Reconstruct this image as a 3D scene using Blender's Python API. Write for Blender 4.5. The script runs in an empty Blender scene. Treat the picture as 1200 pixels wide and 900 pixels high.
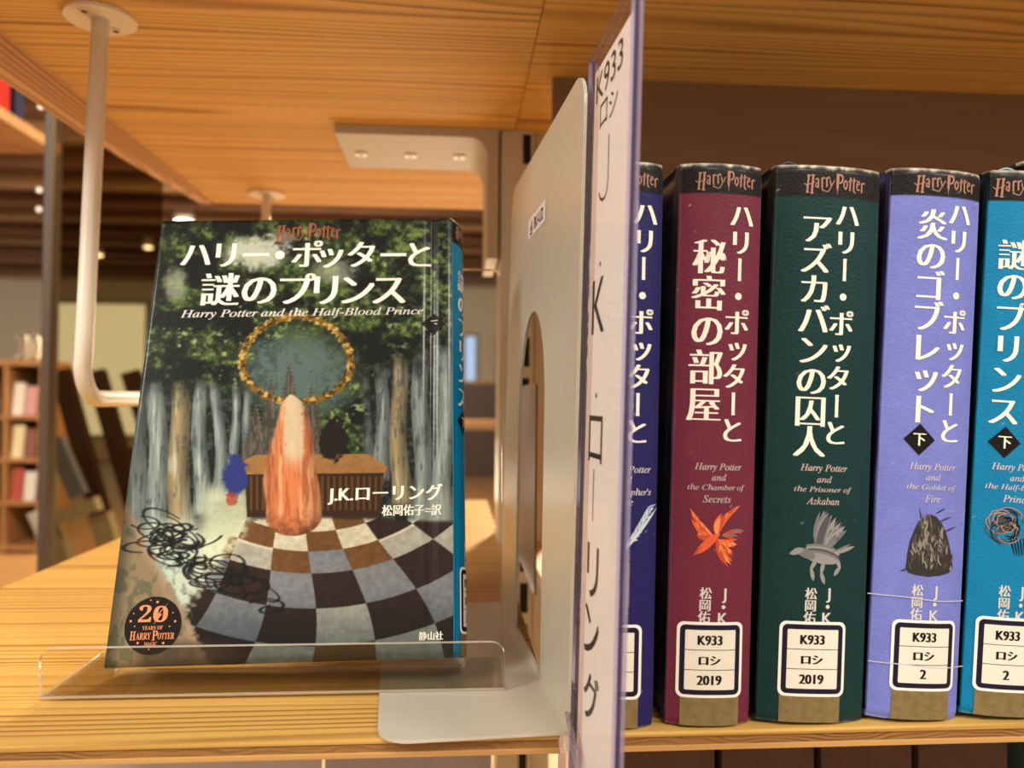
import bpy, bmesh, math, random
import numpy as np
from mathutils import Matrix, Vector
R = math.radians
SC = bpy.context.scene
COL = SC.collection

# ------------------------------------------------------------------ camera
YAW, PITCH, ROLL, FPX, CAM_H, CAM_D = 0.0725, 0.0184, 0.0077, 924.38, 0.1244, 0.2928
cam = bpy.data.cameras.new('camera'); cam.sensor_width = 36; cam.lens = 36*FPX/1200
cam.clip_start = 0.01; cam.clip_end = 100
cam.dof.use_dof = True; cam.dof.focus_distance = 0.33; cam.dof.aperture_fstop = 8.5
cam_o = bpy.data.objects.new('camera', cam); COL.objects.link(cam_o); SC.camera = cam_o
r0 = Vector((math.cos(YAW), -math.sin(YAW), 0)); f0 = Vector((math.sin(YAW), math.cos(YAW), 0))
fw = f0*math.cos(PITCH)+Vector((0, 0, 1))*math.sin(PITCH); up0 = r0.cross(fw)
rt = r0*math.cos(ROLL)+up0*math.sin(ROLL); upv = up0*math.cos(ROLL)-r0*math.sin(ROLL)
M = Matrix.Identity(4)
for i in range(3):
    M[i][0] = rt[i]; M[i][1] = upv[i]; M[i][2] = -fw[i]
M.translation = (0, -CAM_D, CAM_H)
cam_o.matrix_world = M

# ------------------------------------------------------------------ world, lights, exposure
W = bpy.data.worlds.new('world'); SC.world = W; W.use_nodes = True
bg = W.node_tree.nodes['Background']; bg.inputs[0].default_value = (1.0, 0.89, 0.72, 1); bg.inputs[1].default_value = 0.70
def area(name, loc, target, size, power, color):
    l = bpy.data.lights.new(name, 'AREA'); l.shape = 'DISK'; l.size = size; l.energy = power; l.color = color
    o = bpy.data.objects.new(name, l); COL.objects.link(o); o.location = loc
    o.rotation_euler = (Vector(target)-Vector(loc)).to_track_quat('-Z', 'Y').to_euler()
    return o
WARM = (1.0, 0.84, 0.62); NEUT = (1.0, 0.94, 0.84)
area('front_ceiling_light', (-1.5, -1.15, 1.30), (-0.08, 0.05, 0.08), 0.5, 23, NEUT)
area('front_ceiling_light_three', (0.55, -1.9, 1.9), (0.0, 0.0, 0.08), 0.5, 26, NEUT)
area('front_ceiling_light_two', (1.5, -1.5, 1.45), (0.12, 0.0, 0.08), 0.5, 20, NEUT)
area('rear_ceiling_light', (0.55, 2.0, 1.05), (-0.2, 0.1, 0.0), 0.22, 75, WARM)
area('room_light', (-0.8, 4.5, 1.75), (-2.6, 6.5, -0.6), 0.9, 260, WARM)
area('low_fill_light', (0.1, 2.3, -0.55), (-0.1, 0.38, 0.36), 1.2, 24, WARM)  # added fill instead of floor bounce, brightens the overhead board's underside; no window there
area('room_light_two', (-1.2, 2.0, 1.75), (-1.9, 3.6, -0.3), 0.8, 95, WARM)
vs = SC.view_settings; vs.view_transform = 'Standard'; vs.look = 'None'; vs.gamma = 1; vs.use_curve_mapping = False; vs.exposure = 0.13
SC.cycles.max_bounces = 12; SC.cycles.transparent_max_bounces = 24

# ------------------------------------------------------------------ helpers
def lin(c):
    return tuple(((x/12.92) if x <= 0.04045 else ((x+0.055)/1.055)**2.4) for x in c)
def h(s):
    return tuple(int(s[i:i+2], 16)/255 for i in (0, 2, 4))
def rgba(s):
    return lin(h(s))+(1,)
def tag(o, label=None, cat=None, group=None, kind=None):
    if label: o['label'] = label
    if cat: o['category'] = cat
    if group: o['group'] = group
    if kind: o['kind'] = kind
    return o
def empty(name, loc=(0, 0, 0), rot=(0, 0, 0), parent=None):
    o = bpy.data.objects.new(name, None); COL.objects.link(o); o.location = loc; o.rotation_euler = rot
    o.empty_display_size = 0.02; o.parent = parent
    return o
def link(name, me, mats, parent=None):
    o = bpy.data.objects.new(name, me); COL.objects.link(o); o.parent = parent
    for m in (mats if isinstance(mats, (list, tuple)) else [mats]): me.materials.append(m)
    return o
def bobj(name, bm, mats, parent=None, smooth=False):
    me = bpy.data.meshes.new(name); bmesh.ops.recalc_face_normals(bm, faces=bm.faces); bm.to_mesh(me); bm.free()
    if smooth:
        for p in me.polygons: p.use_smooth = True
    return link(name, me, mats, parent)
def box(bm, x0, x1, y0, y1, z0, z1, bev=0, seg=2, mi=0):
    g = bmesh.ops.create_cube(bm, size=1); vs_ = g['verts']
    for v in vs_:
        v.co = ((x0+x1)/2+v.co.x*(x1-x0), (y0+y1)/2+v.co.y*(y1-y0), (z0+z1)/2+v.co.z*(z1-z0))
    fs = {f for v in vs_ for f in v.link_faces}
    for f in fs: f.material_index = mi
    if bev:
        es = {e for v in vs_ for e in v.link_edges}
        r_ = bmesh.ops.bevel(bm, geom=list(es), offset=bev, segments=seg, profile=0.6, affect='EDGES')
        for f in r_['faces']: f.material_index = mi
    return bm
def boxo(name, x0, x1, y0, y1, z0, z1, mat, parent=None, bev=0):
    return bobj(name, box(bmesh.new(), x0, x1, y0, y1, z0, z1, bev), mat, parent)
def prism(bm, pts, axis, a, b, mi=0):
    """extrude polygon (2d pts in the two other axes) along axis from a to b"""
    def P(p, t):
        q = list(p); q.insert(axis, t); return q
    A = [bm.verts.new(P(p, a)) for p in pts]; B = [bm.verts.new(P(p, b)) for p in pts]
    n = len(pts); fs = [bm.faces.new(A), bm.faces.new(B)]
    for i in range(n): fs.append(bm.faces.new((A[i], A[(i+1) % n], B[(i+1) % n], B[i])))
    for f in fs: f.material_index = mi
    return fs
def tube(bm, pts, rad, seg=16, cap=True):
    rings = []
    for i, p in enumerate(pts):
        p = Vector(p); d = (Vector(pts[min(i+1, len(pts)-1)])-Vector(pts[max(i-1, 0)])).normalized()
        a = Vector((0, 0, 1)) if abs(d.z) < 0.9 else Vector((1, 0, 0))
        if rings and True:
            u = pu-d*pu.dot(d); u.normalize()
        else:
            u = d.cross(a).normalized()
        w = d.cross(u); pu = u
        rings.append([bm.verts.new(p+(u*math.cos(2*math.pi*k/seg)+w*math.sin(2*math.pi*k/seg))*rad) for k in range(seg)])
    for A, B in zip(rings, rings[1:]):
        for k in range(seg): bm.faces.new((A[k], A[(k+1) % seg], B[(k+1) % seg], B[k]))
    if cap: bm.faces.new(rings[0]); bm.faces.new(rings[-1])
    return bm
def cyl(bm, c, rad, z0, z1, seg=32, bev=0, mi=0):
    pts = [(c[0]+rad*math.cos(2*math.pi*k/seg), c[1]+rad*math.sin(2*math.pi*k/seg)) for k in range(seg)]
    return prism(bm, pts, 2, z0, z1, mi)
def rrect(x0, y0, x1, y1, r, n=6):
    out = []
    for cx, cy, a0 in ((x1-r, y1-r, 0), (x0+r, y1-r, 90), (x0+r, y0+r, 180), (x1-r, y0+r, 270)):
        for k in range(n+1):
            a = R(a0+90*k/n); out.append((cx+r*math.cos(a), cy+r*math.sin(a)))
    return out

# ------------------------------------------------------------------ materials
MATS = {}
def mat(name, color, rough=0.5, metal=0, coat=0, emit=0, bump=0, bscale=400, var=0, vscale=30, spec=0.5):
    if name in MATS: return MATS[name]
    m = bpy.data.materials.new(name); m.use_nodes = True; n = m.node_tree.nodes; L = m.node_tree.links; b = n['Principled BSDF']
    c = rgba(color) if isinstance(color, str) else color
    b.inputs['Base Color'].default_value = c; b.inputs['Roughness'].default_value = rough; b.inputs['Metallic'].default_value = metal
    b.inputs['Coat Weight'].default_value = coat; b.inputs['Coat Roughness'].default_value = 0.12; b.inputs['Specular IOR Level'].default_value = spec
    if emit: b.inputs['Emission Color'].default_value = c; b.inputs['Emission Strength'].default_value = emit
    tc = n.new('ShaderNodeTexCoord')
    if bump:
        t = n.new('ShaderNodeTexNoise'); t.inputs['Scale'].default_value = bscale; t.inputs['Detail'].default_value = 3; L.new(tc.outputs['Object'], t.inputs['Vector'])
        bp = n.new('ShaderNodeBump'); bp.inputs['Strength'].default_value = bump; bp.inputs['Distance'].default_value = 0.0006
        L.new(t.outputs['Fac'], bp.inputs['Height']); L.new(bp.outputs['Normal'], b.inputs['Normal'])
    if var:
        t = n.new('ShaderNodeTexNoise'); t.inputs['Scale'].default_value = vscale; t.inputs['Detail'].default_value = 4; L.new(tc.outputs['Object'], t.inputs['Vector'])
        r_ = n.new('ShaderNodeValToRGB'); e = r_.color_ramp.elements
        e[0].position = 0.3; e[1].position = 0.7
        e[0].color = tuple(x*(1-var) for x in c[:3])+(1,); e[1].color = tuple(min(1, x*(1+var)) for x in c[:3])+(1,)
        L.new(t.outputs['Fac'], r_.inputs['Fac']); L.new(r_.outputs['Color'], b.inputs['Base Color'])
    MATS[name] = m
    return m
def wood(name, light, dark, line, rings=110, contrast=1.0, axis=0, rough=0.42, lo=0.5, hi=0.78, along=0.9, warp=15, spec=0.3):
    """softwood: long grain lines along `axis`, spaced across the board"""
    m = bpy.data.materials.new(name); m.use_nodes = True; n = m.node_tree.nodes; L = m.node_tree.links; b = n['Principled BSDF']
    tc = n.new('ShaderNodeTexCoord')
    def noise(sc, detail, rgh=0.5, dist=0):
        mp = n.new('ShaderNodeMapping'); mp.inputs['Scale'].default_value = sc; L.new(tc.outputs['Object'], mp.inputs['Vector'])
        t = n.new('ShaderNodeTexNoise'); t.inputs['Scale'].default_value = 1; t.inputs['Detail'].default_value = detail; t.inputs['Roughness'].default_value = rgh; t.inputs['Distortion'].default_value = dist
        L.new(mp.outputs['Vector'], t.inputs['Vector']); return t
    def sc(a, c):
        s = [c, c, c]; s[axis] = a; return s
    g2 = noise(sc(5, rings*5), 2); g3 = noise(sc(1.5, 9), 2); gm = noise(sc(along, rings*0.35), 2); gw = noise(sc(along*0.8, rings*0.09), 2)
    sep = n.new('ShaderNodeSeparateXYZ'); L.new(tc.outputs['Object'], sep.inputs[0])
    def math_(op, a_, b_):
        q = n.new('ShaderNodeMath'); q.operation = op
        for i, v in enumerate((a_, b_)):
            if v is None: continue
            if isinstance(v, (int, float)): q.inputs[i].default_value = v
            else: L.new(v, q.inputs[i])
        return q.outputs[0]
    cs = [sep.outputs[i] for i in range(3) if i != axis]
    ph = math_('ADD', math_('MULTIPLY', math_('ADD', cs[0], math_('MULTIPLY', cs[1], 1.3)), rings), math_('MULTIPLY', gw.outputs['Fac'], warp))
    fr = math_('FRACT', ph, None)
    r1 = n.new('ShaderNodeValToRGB'); e = r1.color_ramp.elements
    e[0].position = 0.0; e[0].color = (0.25, 0.25, 0.25, 1); e[1].position = 1.0; e[1].color = (0.3, 0.3, 0.3, 1)
    for p_, v_ in ((0.12, 0.0), (0.45, 0.06), (0.74, 0.45), (0.90, 1.0)):
        q = e.new(p_); q.color = (v_, v_, v_, 1)
    L.new(fr, r1.inputs['Fac'])
    am = n.new('ShaderNodeMapRange'); am.inputs['From Min'].default_value = 0.3; am.inputs['From Max'].default_value = 0.7; am.inputs['To Min'].default_value = 0.08; am.inputs['To Max'].default_value = 1.2; L.new(gm.outputs['Fac'], am.inputs['Value'])
    lines = math_('MULTIPLY', r1.outputs['Color'], am.outputs[0])
    m1 = n.new('ShaderNodeMix'); m1.data_type = 'RGBA'; m1.inputs['A'].default_value = rgba(light); m1.inputs['B'].default_value = rgba(dark); L.new(g3.outputs['Fac'], m1.inputs['Factor'])
    m2 = n.new('ShaderNodeMix'); m2.data_type = 'RGBA'; L.new(m1.outputs['Result'], m2.inputs['A']); m2.inputs['B'].default_value = rgba(line)
    mu = n.new('ShaderNodeMath'); mu.operation = 'MULTIPLY'; mu.inputs[1].default_value = contrast; L.new(lines, mu.inputs[0]); L.new(mu.outputs[0], m2.inputs['Factor'])
    m3 = n.new('ShaderNodeMix'); m3.data_type = 'RGBA'; m3.blend_type = 'MULTIPLY'; m3.inputs['Factor'].default_value = 0.25
    L.new(m2.outputs['Result'], m3.inputs['A']); L.new(g2.outputs['Color'], m3.inputs['B'])
    hsv = n.new('ShaderNodeHueSaturation'); hsv.inputs['Saturation'].default_value = 1.0; L.new(m3.outputs['Result'], hsv.inputs['Color'])
    cv = n.new('ShaderNodeRGBToBW'); L.new(g2.outputs['Color'], cv.inputs['Color']); L.new(cv.outputs[0], m3.inputs['B'])
    L.new(hsv.outputs['Color'], b.inputs['Base Color']); b.inputs['Roughness'].default_value = rough; b.inputs['Specular IOR Level'].default_value = spec
    bp = n.new('ShaderNodeBump'); bp.inputs['Strength'].default_value = 0.08; bp.inputs['Distance'].default_value = 0.0006
    L.new(lines, bp.inputs['Height']); L.new(bp.outputs['Normal'], b.inputs['Normal'])
    MATS[name] = m
    return m
def acrylic(name, tint, gloss=0.10, haze=0.0, hcol='ffffff', rough=0.03):
    m = bpy.data.materials.new(name); m.use_nodes = True; n = m.node_tree.nodes; L = m.node_tree.links
    n.remove(n['Principled BSDF']); out = n['Material Output']
    t = n.new('ShaderNodeBsdfTransparent'); t.inputs[0].default_value = rgba(tint)
    g = n.new('ShaderNodeBsdfGlossy'); g.inputs['Roughness'].default_value = rough
    fr = n.new('ShaderNodeFresnel'); fr.inputs['IOR'].default_value = 1.45
    ma = n.new('ShaderNodeMath'); ma.operation = 'MULTIPLY'; ma.inputs[1].default_value = gloss*10; ma.use_clamp = True; L.new(fr.outputs[0], ma.inputs[0])
    mx = n.new('ShaderNodeMixShader'); L.new(ma.outputs[0], mx.inputs[0]); L.new(t.outputs[0], mx.inputs[1]); L.new(g.outputs[0], mx.inputs[2])
    last = mx
    if haze:
        d = n.new('ShaderNodeBsdfDiffuse'); d.inputs[0].default_value = rgba(hcol)
        m2 = n.new('ShaderNodeMixShader'); m2.inputs[0].default_value = haze; L.new(mx.outputs[0], m2.inputs[1]); L.new(d.outputs[0], m2.inputs[2]); last = m2
    L.new(last.outputs[0], out.inputs[0])
    MATS[name] = m
    return m
def painted(name, rough=0.42, coat=0.35, bump=0.25, bscale=900):
    m = mat(name, 'ffffff', rough, coat=coat, bump=bump, bscale=bscale, spec=0.16)
    n = m.node_tree.nodes; a = n.new('ShaderNodeAttribute'); a.attribute_name = 'Col'
    m.node_tree.links.new(a.outputs['Color'], n['Principled BSDF'].inputs['Base Color'])
    return m
wd_floor = wood('shelf_floor_wood', 'e8ba68', 'deac58', '8e5c24', rings=150, contrast=0.95, lo=0.50, hi=0.70)
wd_ceil = wood('shelf_ceiling_wood', 'eec47c', 'e4b468', '9c6a34', rings=125, contrast=0.95, rough=0.7, spec=0.08, lo=0.50, hi=0.72)
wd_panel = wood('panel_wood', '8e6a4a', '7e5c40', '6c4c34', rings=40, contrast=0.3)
wd_core = wood('ply_core_wood', 'b4844c', '86582c', '4f3016', rings=420, contrast=0.9, along=22, warp=14)
wd_edge = wood('ply_edge_wood', 'd8a868', 'c8955a', '9a6838', rings=260, contrast=0.6)
wd_batten = wood('batten_wood', 'ecc494', 'dca878', '9a6044', rings=110, contrast=0.8, axis=1, lo=0.52, hi=0.75)
wd_dark = wood('dark_stained_wood', '4a3020', '3a2418', '2a180e', rings=60, contrast=0.6, axis=2)
wd_room = wood('library_wood', 'b98a58', 'a87848', '8a5c34', rings=20, contrast=0.4)
steel = mat('cream_painted_steel', 'cdc7b6', 0.30, metal=0.12, bump=0.25, bscale=1500)
steel_w = mat('white_painted_steel', 'e6dccb', 0.35)
steel_g = mat('grey_steel', '8f8684', 0.5)
dark_steel = mat('dark_bronze_steel', '56463a', 0.5)
black = mat('black_slot', '0c0a09', 0.8)
paper = mat('page_paper', 'e8dcc0', 0.8, var=0.06, vscale=200)
clear = acrylic('clear_acrylic', 'faf8f4', 0.035)
clear_edge = acrylic('clear_acrylic_edge', 'e6ded2', 0.10, haze=0.40, hcol='fbf0e0')
sign_clear = acrylic('sign_acrylic', 'fefdfd', 0.010)
violet = acrylic('violet_acrylic_edge', 'c4badc', 0.12, haze=0.42, hcol='b8aacb')
violet_dk = acrylic('violet_acrylic_rim', '8a7ea0', 0.12, haze=0.3, hcol='6a5c80')
cover_mat = painted('printed_laminate', 0.24, 0.12, 0.06, 700)
spine_mat = painted('grained_laminate', 0.45, 0.06, 0.45, 900)

# ------------------------------------------------------------------ noise and painting
def vnoise(x, y, seed=0):
    rs = np.random.RandomState(seed); T = rs.rand(256, 256)
    xi = np.floor(x).astype(int); yi = np.floor(y).astype(int); fx = x-xi; fy = y-yi
    fx = fx*fx*(3-2*fx); fy = fy*fy*(3-2*fy)
    g = lambda a, b: T[a % 256, b % 256]
    return (g(xi, yi)*(1-fx)+g(xi+1, yi)*fx)*(1-fy)+(g(xi, yi+1)*(1-fx)+g(xi+1, yi+1)*fx)*fy
def fbm(x, y, seed=0, oct=4):
    s = 0; a = 0.5; t = 0
    for k in range(oct):
        s = s+a*vnoise(x*2**k, y*2**k, seed+k); t += a; a *= 0.55
    return s/t
def sstep(a, b, x):
    t = np.clip((x-a)/(b-a), 0, 1); return t*t*(3-2*t)
def mixc(C, col, m):
    col = np.asarray(col, float); m = np.clip(m, 0, 1)[..., None]
    return C*(1-m)+col*m
def inpoly(X, Y, pts):
    r_ = np.zeros(X.shape, bool); n = len(pts)
    for i in range(n):
        x1, y1 = pts[i]; x2, y2 = pts[(i+1) % n]
        if y1 == y2: continue
        r_ ^= ((y1 > Y) != (y2 > Y)) & (X < (x2-x1)*(Y-y1)/(y2-y1)+x1)
    return r_
def lin_np(c):
    return np.where(c <= 0.04045, c/12.92, ((np.maximum(c, 0)+0.055)/1.055)**2.4)
def panel(name, pos, cols, nu, nv, back, mat_, parent):
    """painted grid skin (pos: nu x nv x 3, cols same, sRGB) closed behind by the vector `back`"""
    P = pos.reshape(-1, 3); idx = np.arange(nu*nv).reshape(nu, nv)
    q = np.stack([idx[:-1, :-1], idx[1:, :-1], idx[1:, 1:], idx[:-1, 1:]], -1).reshape(-1, 4)
    rim = np.concatenate([idx[:, 0], idx[-1, 1:], idx[-2::-1, -1], idx[0, -2:0:-1]])
    nb = len(rim); B = P[rim]+np.asarray(back); off = nu*nv
    sk = [[rim[i], rim[(i+1) % nb], off+(i+1) % nb, off+i] for i in range(nb)]
    faces = [list(map(int, f)) for f in q]+[list(map(int, f)) for f in sk]+[list(range(off+nb-1, off-1, -1))]
    me = bpy.data.meshes.new(name); me.from_pydata(np.concatenate([P, B]).tolist(), [], faces)
    a = me.color_attributes.new('Col', 'FLOAT_COLOR', 'POINT')
    c = lin_np(np.concatenate([cols.reshape(-1, 3), cols.reshape(-1, 3)[rim]])); c = np.concatenate([c, np.ones((len(c), 1))], 1)
    a.data.foreach_set('color', c.astype(np.float32).ravel())
    sm = np.zeros(len(faces), bool); sm[:len(q)] = True
    me.polygons.foreach_set('use_smooth', sm)
    return link(name, me, mat_, parent)

# ------------------------------------------------------------------ lettering
_tc = bpy.data.curves.new('glyph_source', 'FONT'); _tc.resolution_u = 3
_to = bpy.data.objects.new('glyph_source', _tc); COL.objects.link(_to)
_cache = {}
def glyph(s, offset=0.0, shear=0.0):
    k = (s, offset, shear)
    if k not in _cache:
        _tc.body = s; _tc.offset = offset; _tc.shear = shear; _tc.size = 1
        bpy.context.view_layer.update()
        dg = bpy.context.evaluated_depsgraph_get(); ev = _to.evaluated_get(dg); me = ev.to_mesh()
        V = np.array([(v.co.x, v.co.y) for v in me.vertices]).reshape(-1, 2); F = [tuple(p.vertices) for p in me.polygons]
        ev.to_mesh_clear(); _cache[k] = (V, F)
    return _cache[k]
ITAL = {}
for i_, ch in enumerate('ABCDEFGHIJKLMNOPQRSTUVWXYZ'): ITAL[ch] = chr(0x1D434+i_)
for i_, ch in enumerate('abcdefghijklmnopqrstuvwxyz'): ITAL[ch] = chr(0x1D44E+i_)
ITAL['h'] = chr(0x210E)
def italic(s): return ''.join(ITAL.get(c, c) for c in s)
def serif(s):
    o = ''
    for c in s:
        if c.isupper(): o += chr(0x1D400+ord(c)-65)
        elif c.islower(): o += chr(0x1D41A+ord(c)-97)
        elif c.isdigit(): o += chr(0x1D7CE+ord(c)-48)
        else: o += c
    return o
class Sheet:
    def __init__(s): s.V = []; s.F = []; s.MI = []; s.mats = []
    def mi(s, m):
        if m not in s.mats: s.mats.append(m)
        return s.mats.index(m)
    def add(s, V, F, m, lift):
        o = len(s.V); s.V += [(float(a), float(b), lift) for a, b in V]; s.F += [tuple(int(i)+o for i in f) for f in F]; s.MI += [s.mi(m)]*len(F)
    def poly(s, pts, m, lift): s.add(pts, [range(len(pts))], m, lift)
    def rect(s, u0, v0, u1, v1, m, lift): s.poly([(u0, v0), (u1, v0), (u1, v1), (u0, v1)], m, lift)
    def disc(s, c, r, m, lift, n=40): s.poly([(c[0]+r*math.cos(2*math.pi*k/n), c[1]+r*math.sin(2*math.pi*k/n)) for k in range(n)], m, lift)
    def stroke(s, pts, w, m, lift, taper=False):
        n = len(pts)
        for i in range(n-1):
            a = np.array(pts[i], float); b = np.array(pts[i+1], float); d = b-a; l = np.hypot(*d)
            if l == 0: continue
            p = np.array([-d[1], d[0]])/l
            w0 = w*(1-i/(n-1)) if taper else w; w1 = w*(1-(i+1)/(n-1)) if taper else w
            s.poly([a-p*w0/2, b-p*w1/2, b+p*w1/2, a+p*w0/2], m, lift)
            if i and not taper: s.disc(a, w/2, m, lift, 8)
    def fit(s, text, u0, v0, u1, v1, m, lift, bold=0.0, offset=0.0, shear=0.0):
        """text stretched to a box; bold widens only the upright strokes (as in a Mincho or serif face)"""
        V, F = glyph(text, offset, shear)
        if not len(V): return
        a = V.min(0); b = V.max(0); b = np.where(b-a < 1e-6, a+1e-6, b)
        for q_, dx in enumerate((-bold, 0, bold) if bold else (0,)):
            W_ = (V-a)/(b-a)*np.array([u1-u0, v1-v0])+np.array([u0+dx*(v1-v0), v0]); s.add(W_, F, m, lift+q_*8e-6)
    def column(s, text, pts, m, lift, bold=0.0, offset=0.0):
        """vertical setting: pts(k) gives (centre u, centre v, cell size) for glyph k"""
        ref, _ = glyph('国'); c0 = (ref.min(0)+ref.max(0))/2; sz = (ref.max(0)-ref.min(0)).max()
        for k, ch in enumerate(text):
            V, F = glyph(ch, offset)
            if not len(V): continue
            cu, cv, cell, asp = pts(k)
            if ch == 'ー':
                Q = V-(V.min(0)+V.max(0))/2; Q = np.stack([Q[:, 1]*1.75, -Q[:, 0]*1.03], 1)
            elif ch == '・' or ch in 'JK':
                Q = V-(V.min(0)+V.max(0))/2
                if ch == '・': Q = Q*1.35
                else: Q = Q*1.12
            else: Q = V-c0
            if ch in 'ッ': Q = Q+np.array([0.06, 0.05])
            Q = Q/sz*cell*0.95; Q[:, 0] *= asp
            for q_, dx in enumerate((-bold, 0, bold) if bold and ch not in '・ー' else (0,)):
                s.add(Q+np.array([cu+dx*cell, cv]), F, m, lift+q_*8e-6)
    def build(s, name, S, parent, cut=None):
        bm = bmesh.new(); vs_ = [bm.verts.new(v) for v in s.V]
        for f, mi in zip(s.F, s.MI):
            try: fc = bm.faces.new([vs_[i] for i in f]); fc.material_index = mi
            except ValueError: pass
        if cut:
            us = [v.co.x for v in bm.verts]; u = math.ceil(min(us)/cut)*cut
            while u < max(us):
                bmesh.ops.bisect_plane(bm, geom=bm.verts[:]+bm.edges[:]+bm.faces[:], plane_co=(u, 0, 0), plane_no=(1, 0, 0), dist=1e-7); u += cut
        for v in bm.verts: v.co = S(v.co.x, v.co.y, v.co.z)
        me = bpy.data.meshes.new(name); bm.to_mesh(me); bm.free()
        return link(name, me, s.mats, parent)
LOGO = [  # copper wordmark: strokes as (width, points), y down, box 130..990 x 115..420
 (26, [(188, 165), (172, 395)]), (28, [(248, 160), (234, 405)]), (13, [(130, 272), (158, 298), (215, 280), (275, 248)]), (22, [(165, 168), (212, 166)]), (20, [(225, 162), (268, 160)]), (20, [(155, 393), (195, 393)]), (20, [(215, 404), (258, 402)]),
 (20, [(284, 222), (304, 202), (322, 220), (320, 330)]), (15, [(320, 256), (290, 272), (283, 302), (300, 324), (320, 300)]),
 (22, [(370, 185), (374, 332)]), (15, [(376, 212), (396, 184), (414, 205)]),
 (22, [(434, 180), (440, 312)]), (15, [(442, 204), (464, 172), (482, 200)]),
 (18, [(480, 215), (502, 292)]), (13, [(548, 212), (462, 376)]), (13, [(462, 376), (372, 356), (392, 338)]),
 (24, [(612, 132), (652, 145), (664, 190), (648, 238), (612, 250)]),
 (20, [(705, 205), (682, 240), (682, 290), (705, 328), (728, 290), (728, 240), (705, 205)]),
 (22, [(775, 160), (768, 345)]), (12, [(738, 220), (805, 190)]),
 (22, [(826, 165), (822, 335), (848, 370)]), (12, [(800, 222), (868, 188)]),
 (17, [(872, 262), (908, 242), (902, 205), (880, 208), (868, 262), (874, 312), (892, 330), (918, 312)]),
 (23, [(945, 222), (945, 356)]), (15, [(950, 245), (972, 215), (990, 238)])]
def logo(sh, u0, v0, u1, v1, m, lift):
    T_ = lambda p: (u0+(p[0]-130)/860*(u1-u0), v1-(p[1]-115)/305*(v1-v0))
    k = (u1-u0)/860
    for w, pts in LOGO: sh.stroke([T_(p) for p in pts], w*k, m, lift)
    sh.poly([T_(p) for p in ((572, 122), (616, 124), (606, 300), (590, 420), (584, 330), (574, 322))], m, lift)

# ------------------------------------------------------------------ the setting: shelf boards
def board(name, x0, x1, y0, y1, z0, z1, top, label):
    e = empty(name, (x0, y0, z0)); tag(e, label, 'shelf board')
    X, Y, Z = x1-x0, y1-y0, z1-z0; t = Z*0.29
    boxo('bottom_veneer', 0, X, 0.0004, Y, 0, t, top if name == 'ceiling_shelf_board' else wd_edge, e, 0.0004)
    boxo('ply_core', 0.0002, X-0.0004, 0.0009, Y-0.001, t, Z-t, wd_core, e)
    boxo('top_veneer', 0, X, 0, Y, Z-t, Z, top, e, 0.0008)
    return e
CZ = 0.3562
board('shelf_board', -0.2908, 0.0402, 0, 0.674, -0.0074, 0, wd_floor, 'pale cedar shelf board under the face-out book and its clear stand')
board('shelf_board', 0.0608, 0.75, 0, 0.674, -0.0074, 0, wd_floor, 'pale cedar shelf board under the row of upright books')
bl = board('ceiling_shelf_board', -0.2908, 0.0500, 0, 0.674, CZ, CZ+0.0085, wd_ceil, 'orange wooden board overhead with a bent rod screwed beneath it')
br = board('ceiling_shelf_board', 0.0506, 0.75, 0, 0.674, CZ, CZ+0.0085, wd_ceil, 'brown wooden board overhead above the row of upright books')
bm = bmesh.new()   # hanging edge strip on the left end of the upper board
pr = [(0.0, 0.330), (0.228, 0.3334), (0.3704, 0.3352), (0.4986, 0.3420), (0.665, 0.3525), (0.674, CZ+0.0085), (0.0, CZ+0.0085)]
prism(bm, pr, 0, -0.3025, -0.29085)
tag(bobj('edge_batten', bm, wd_batten), 'knotty pinkish wood strip along left end of the orange overhead board', 'wood strip')
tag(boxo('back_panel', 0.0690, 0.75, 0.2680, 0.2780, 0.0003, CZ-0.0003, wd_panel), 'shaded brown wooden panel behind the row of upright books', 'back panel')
# lower shelf
board('lower_shelf_board', -0.2908, 0.75, 0, 0.674, -0.370, -0.3626, wd_floor, 'lowest wooden shelf board seen only in the gap under the books')

# ------------------------------------------------------------------ steel upright post with slots
po = empty('shelf_upright_post', (0.0380, 0.385, -0.75)); tag(po, 'cream slotted steel upright between the two overhead boards', 'steel post')
bm = bmesh.new(); box(bm, 0, 0.0295, 0, 0.055, 0, 1.50, 0.0012); box(bm, 0.0300, 0.046, 0.004, 0.050, 0, 1.50, 0.001); bobj('upright', bm, steel, po)
bm = bmesh.new()
for k in range(36):
    z = 0.75+0.1645+(k-22)*0.0352
    box(bm, 0.0192, 0.0262, -0.0003, 0.001, z-0.0128, z+0.0128)
bobj('slot', bm, black, po)

# L bracket under the upper board
br_ = empty('shelf_bracket', (-0.1036, 0.381, CZ)); tag(br_, 'cream right-angled steel bracket screwed under the orange overhead board', 'bracket')
bm = bmesh.new(); pts = [(0, -0.0002), (0.1395, -0.0002), (0.1395, -0.112), (0.1300, -0.112), (0.1300, -0.024)]
for k in range(1, 9):
    a = R(90*k/8); pts.append((0.1300-0.016*(1-math.cos(a)), -0.024+0.016*math.sin(a)))
pts += [(0, -0.008)]
prism(bm, pts, 1, 0, 0.100); bmesh.ops.recalc_face_normals(bm, faces=bm.faces); bobj('angle_plate', bm, mat('bracket_paint', 'b9ae98', 0.6), br_)
for x in (0.016, 0.061, 0.106):
    bm = bmesh.new(); cyl(bm, (x, 0.055), 0.0055, -0.0095, -0.0078, 20); cyl(bm, (x, 0.055), 0.0022, -0.0100, -0.0094, 6, mi=1); bobj('screw', bm, [steel_w, steel_g], br_)

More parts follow.
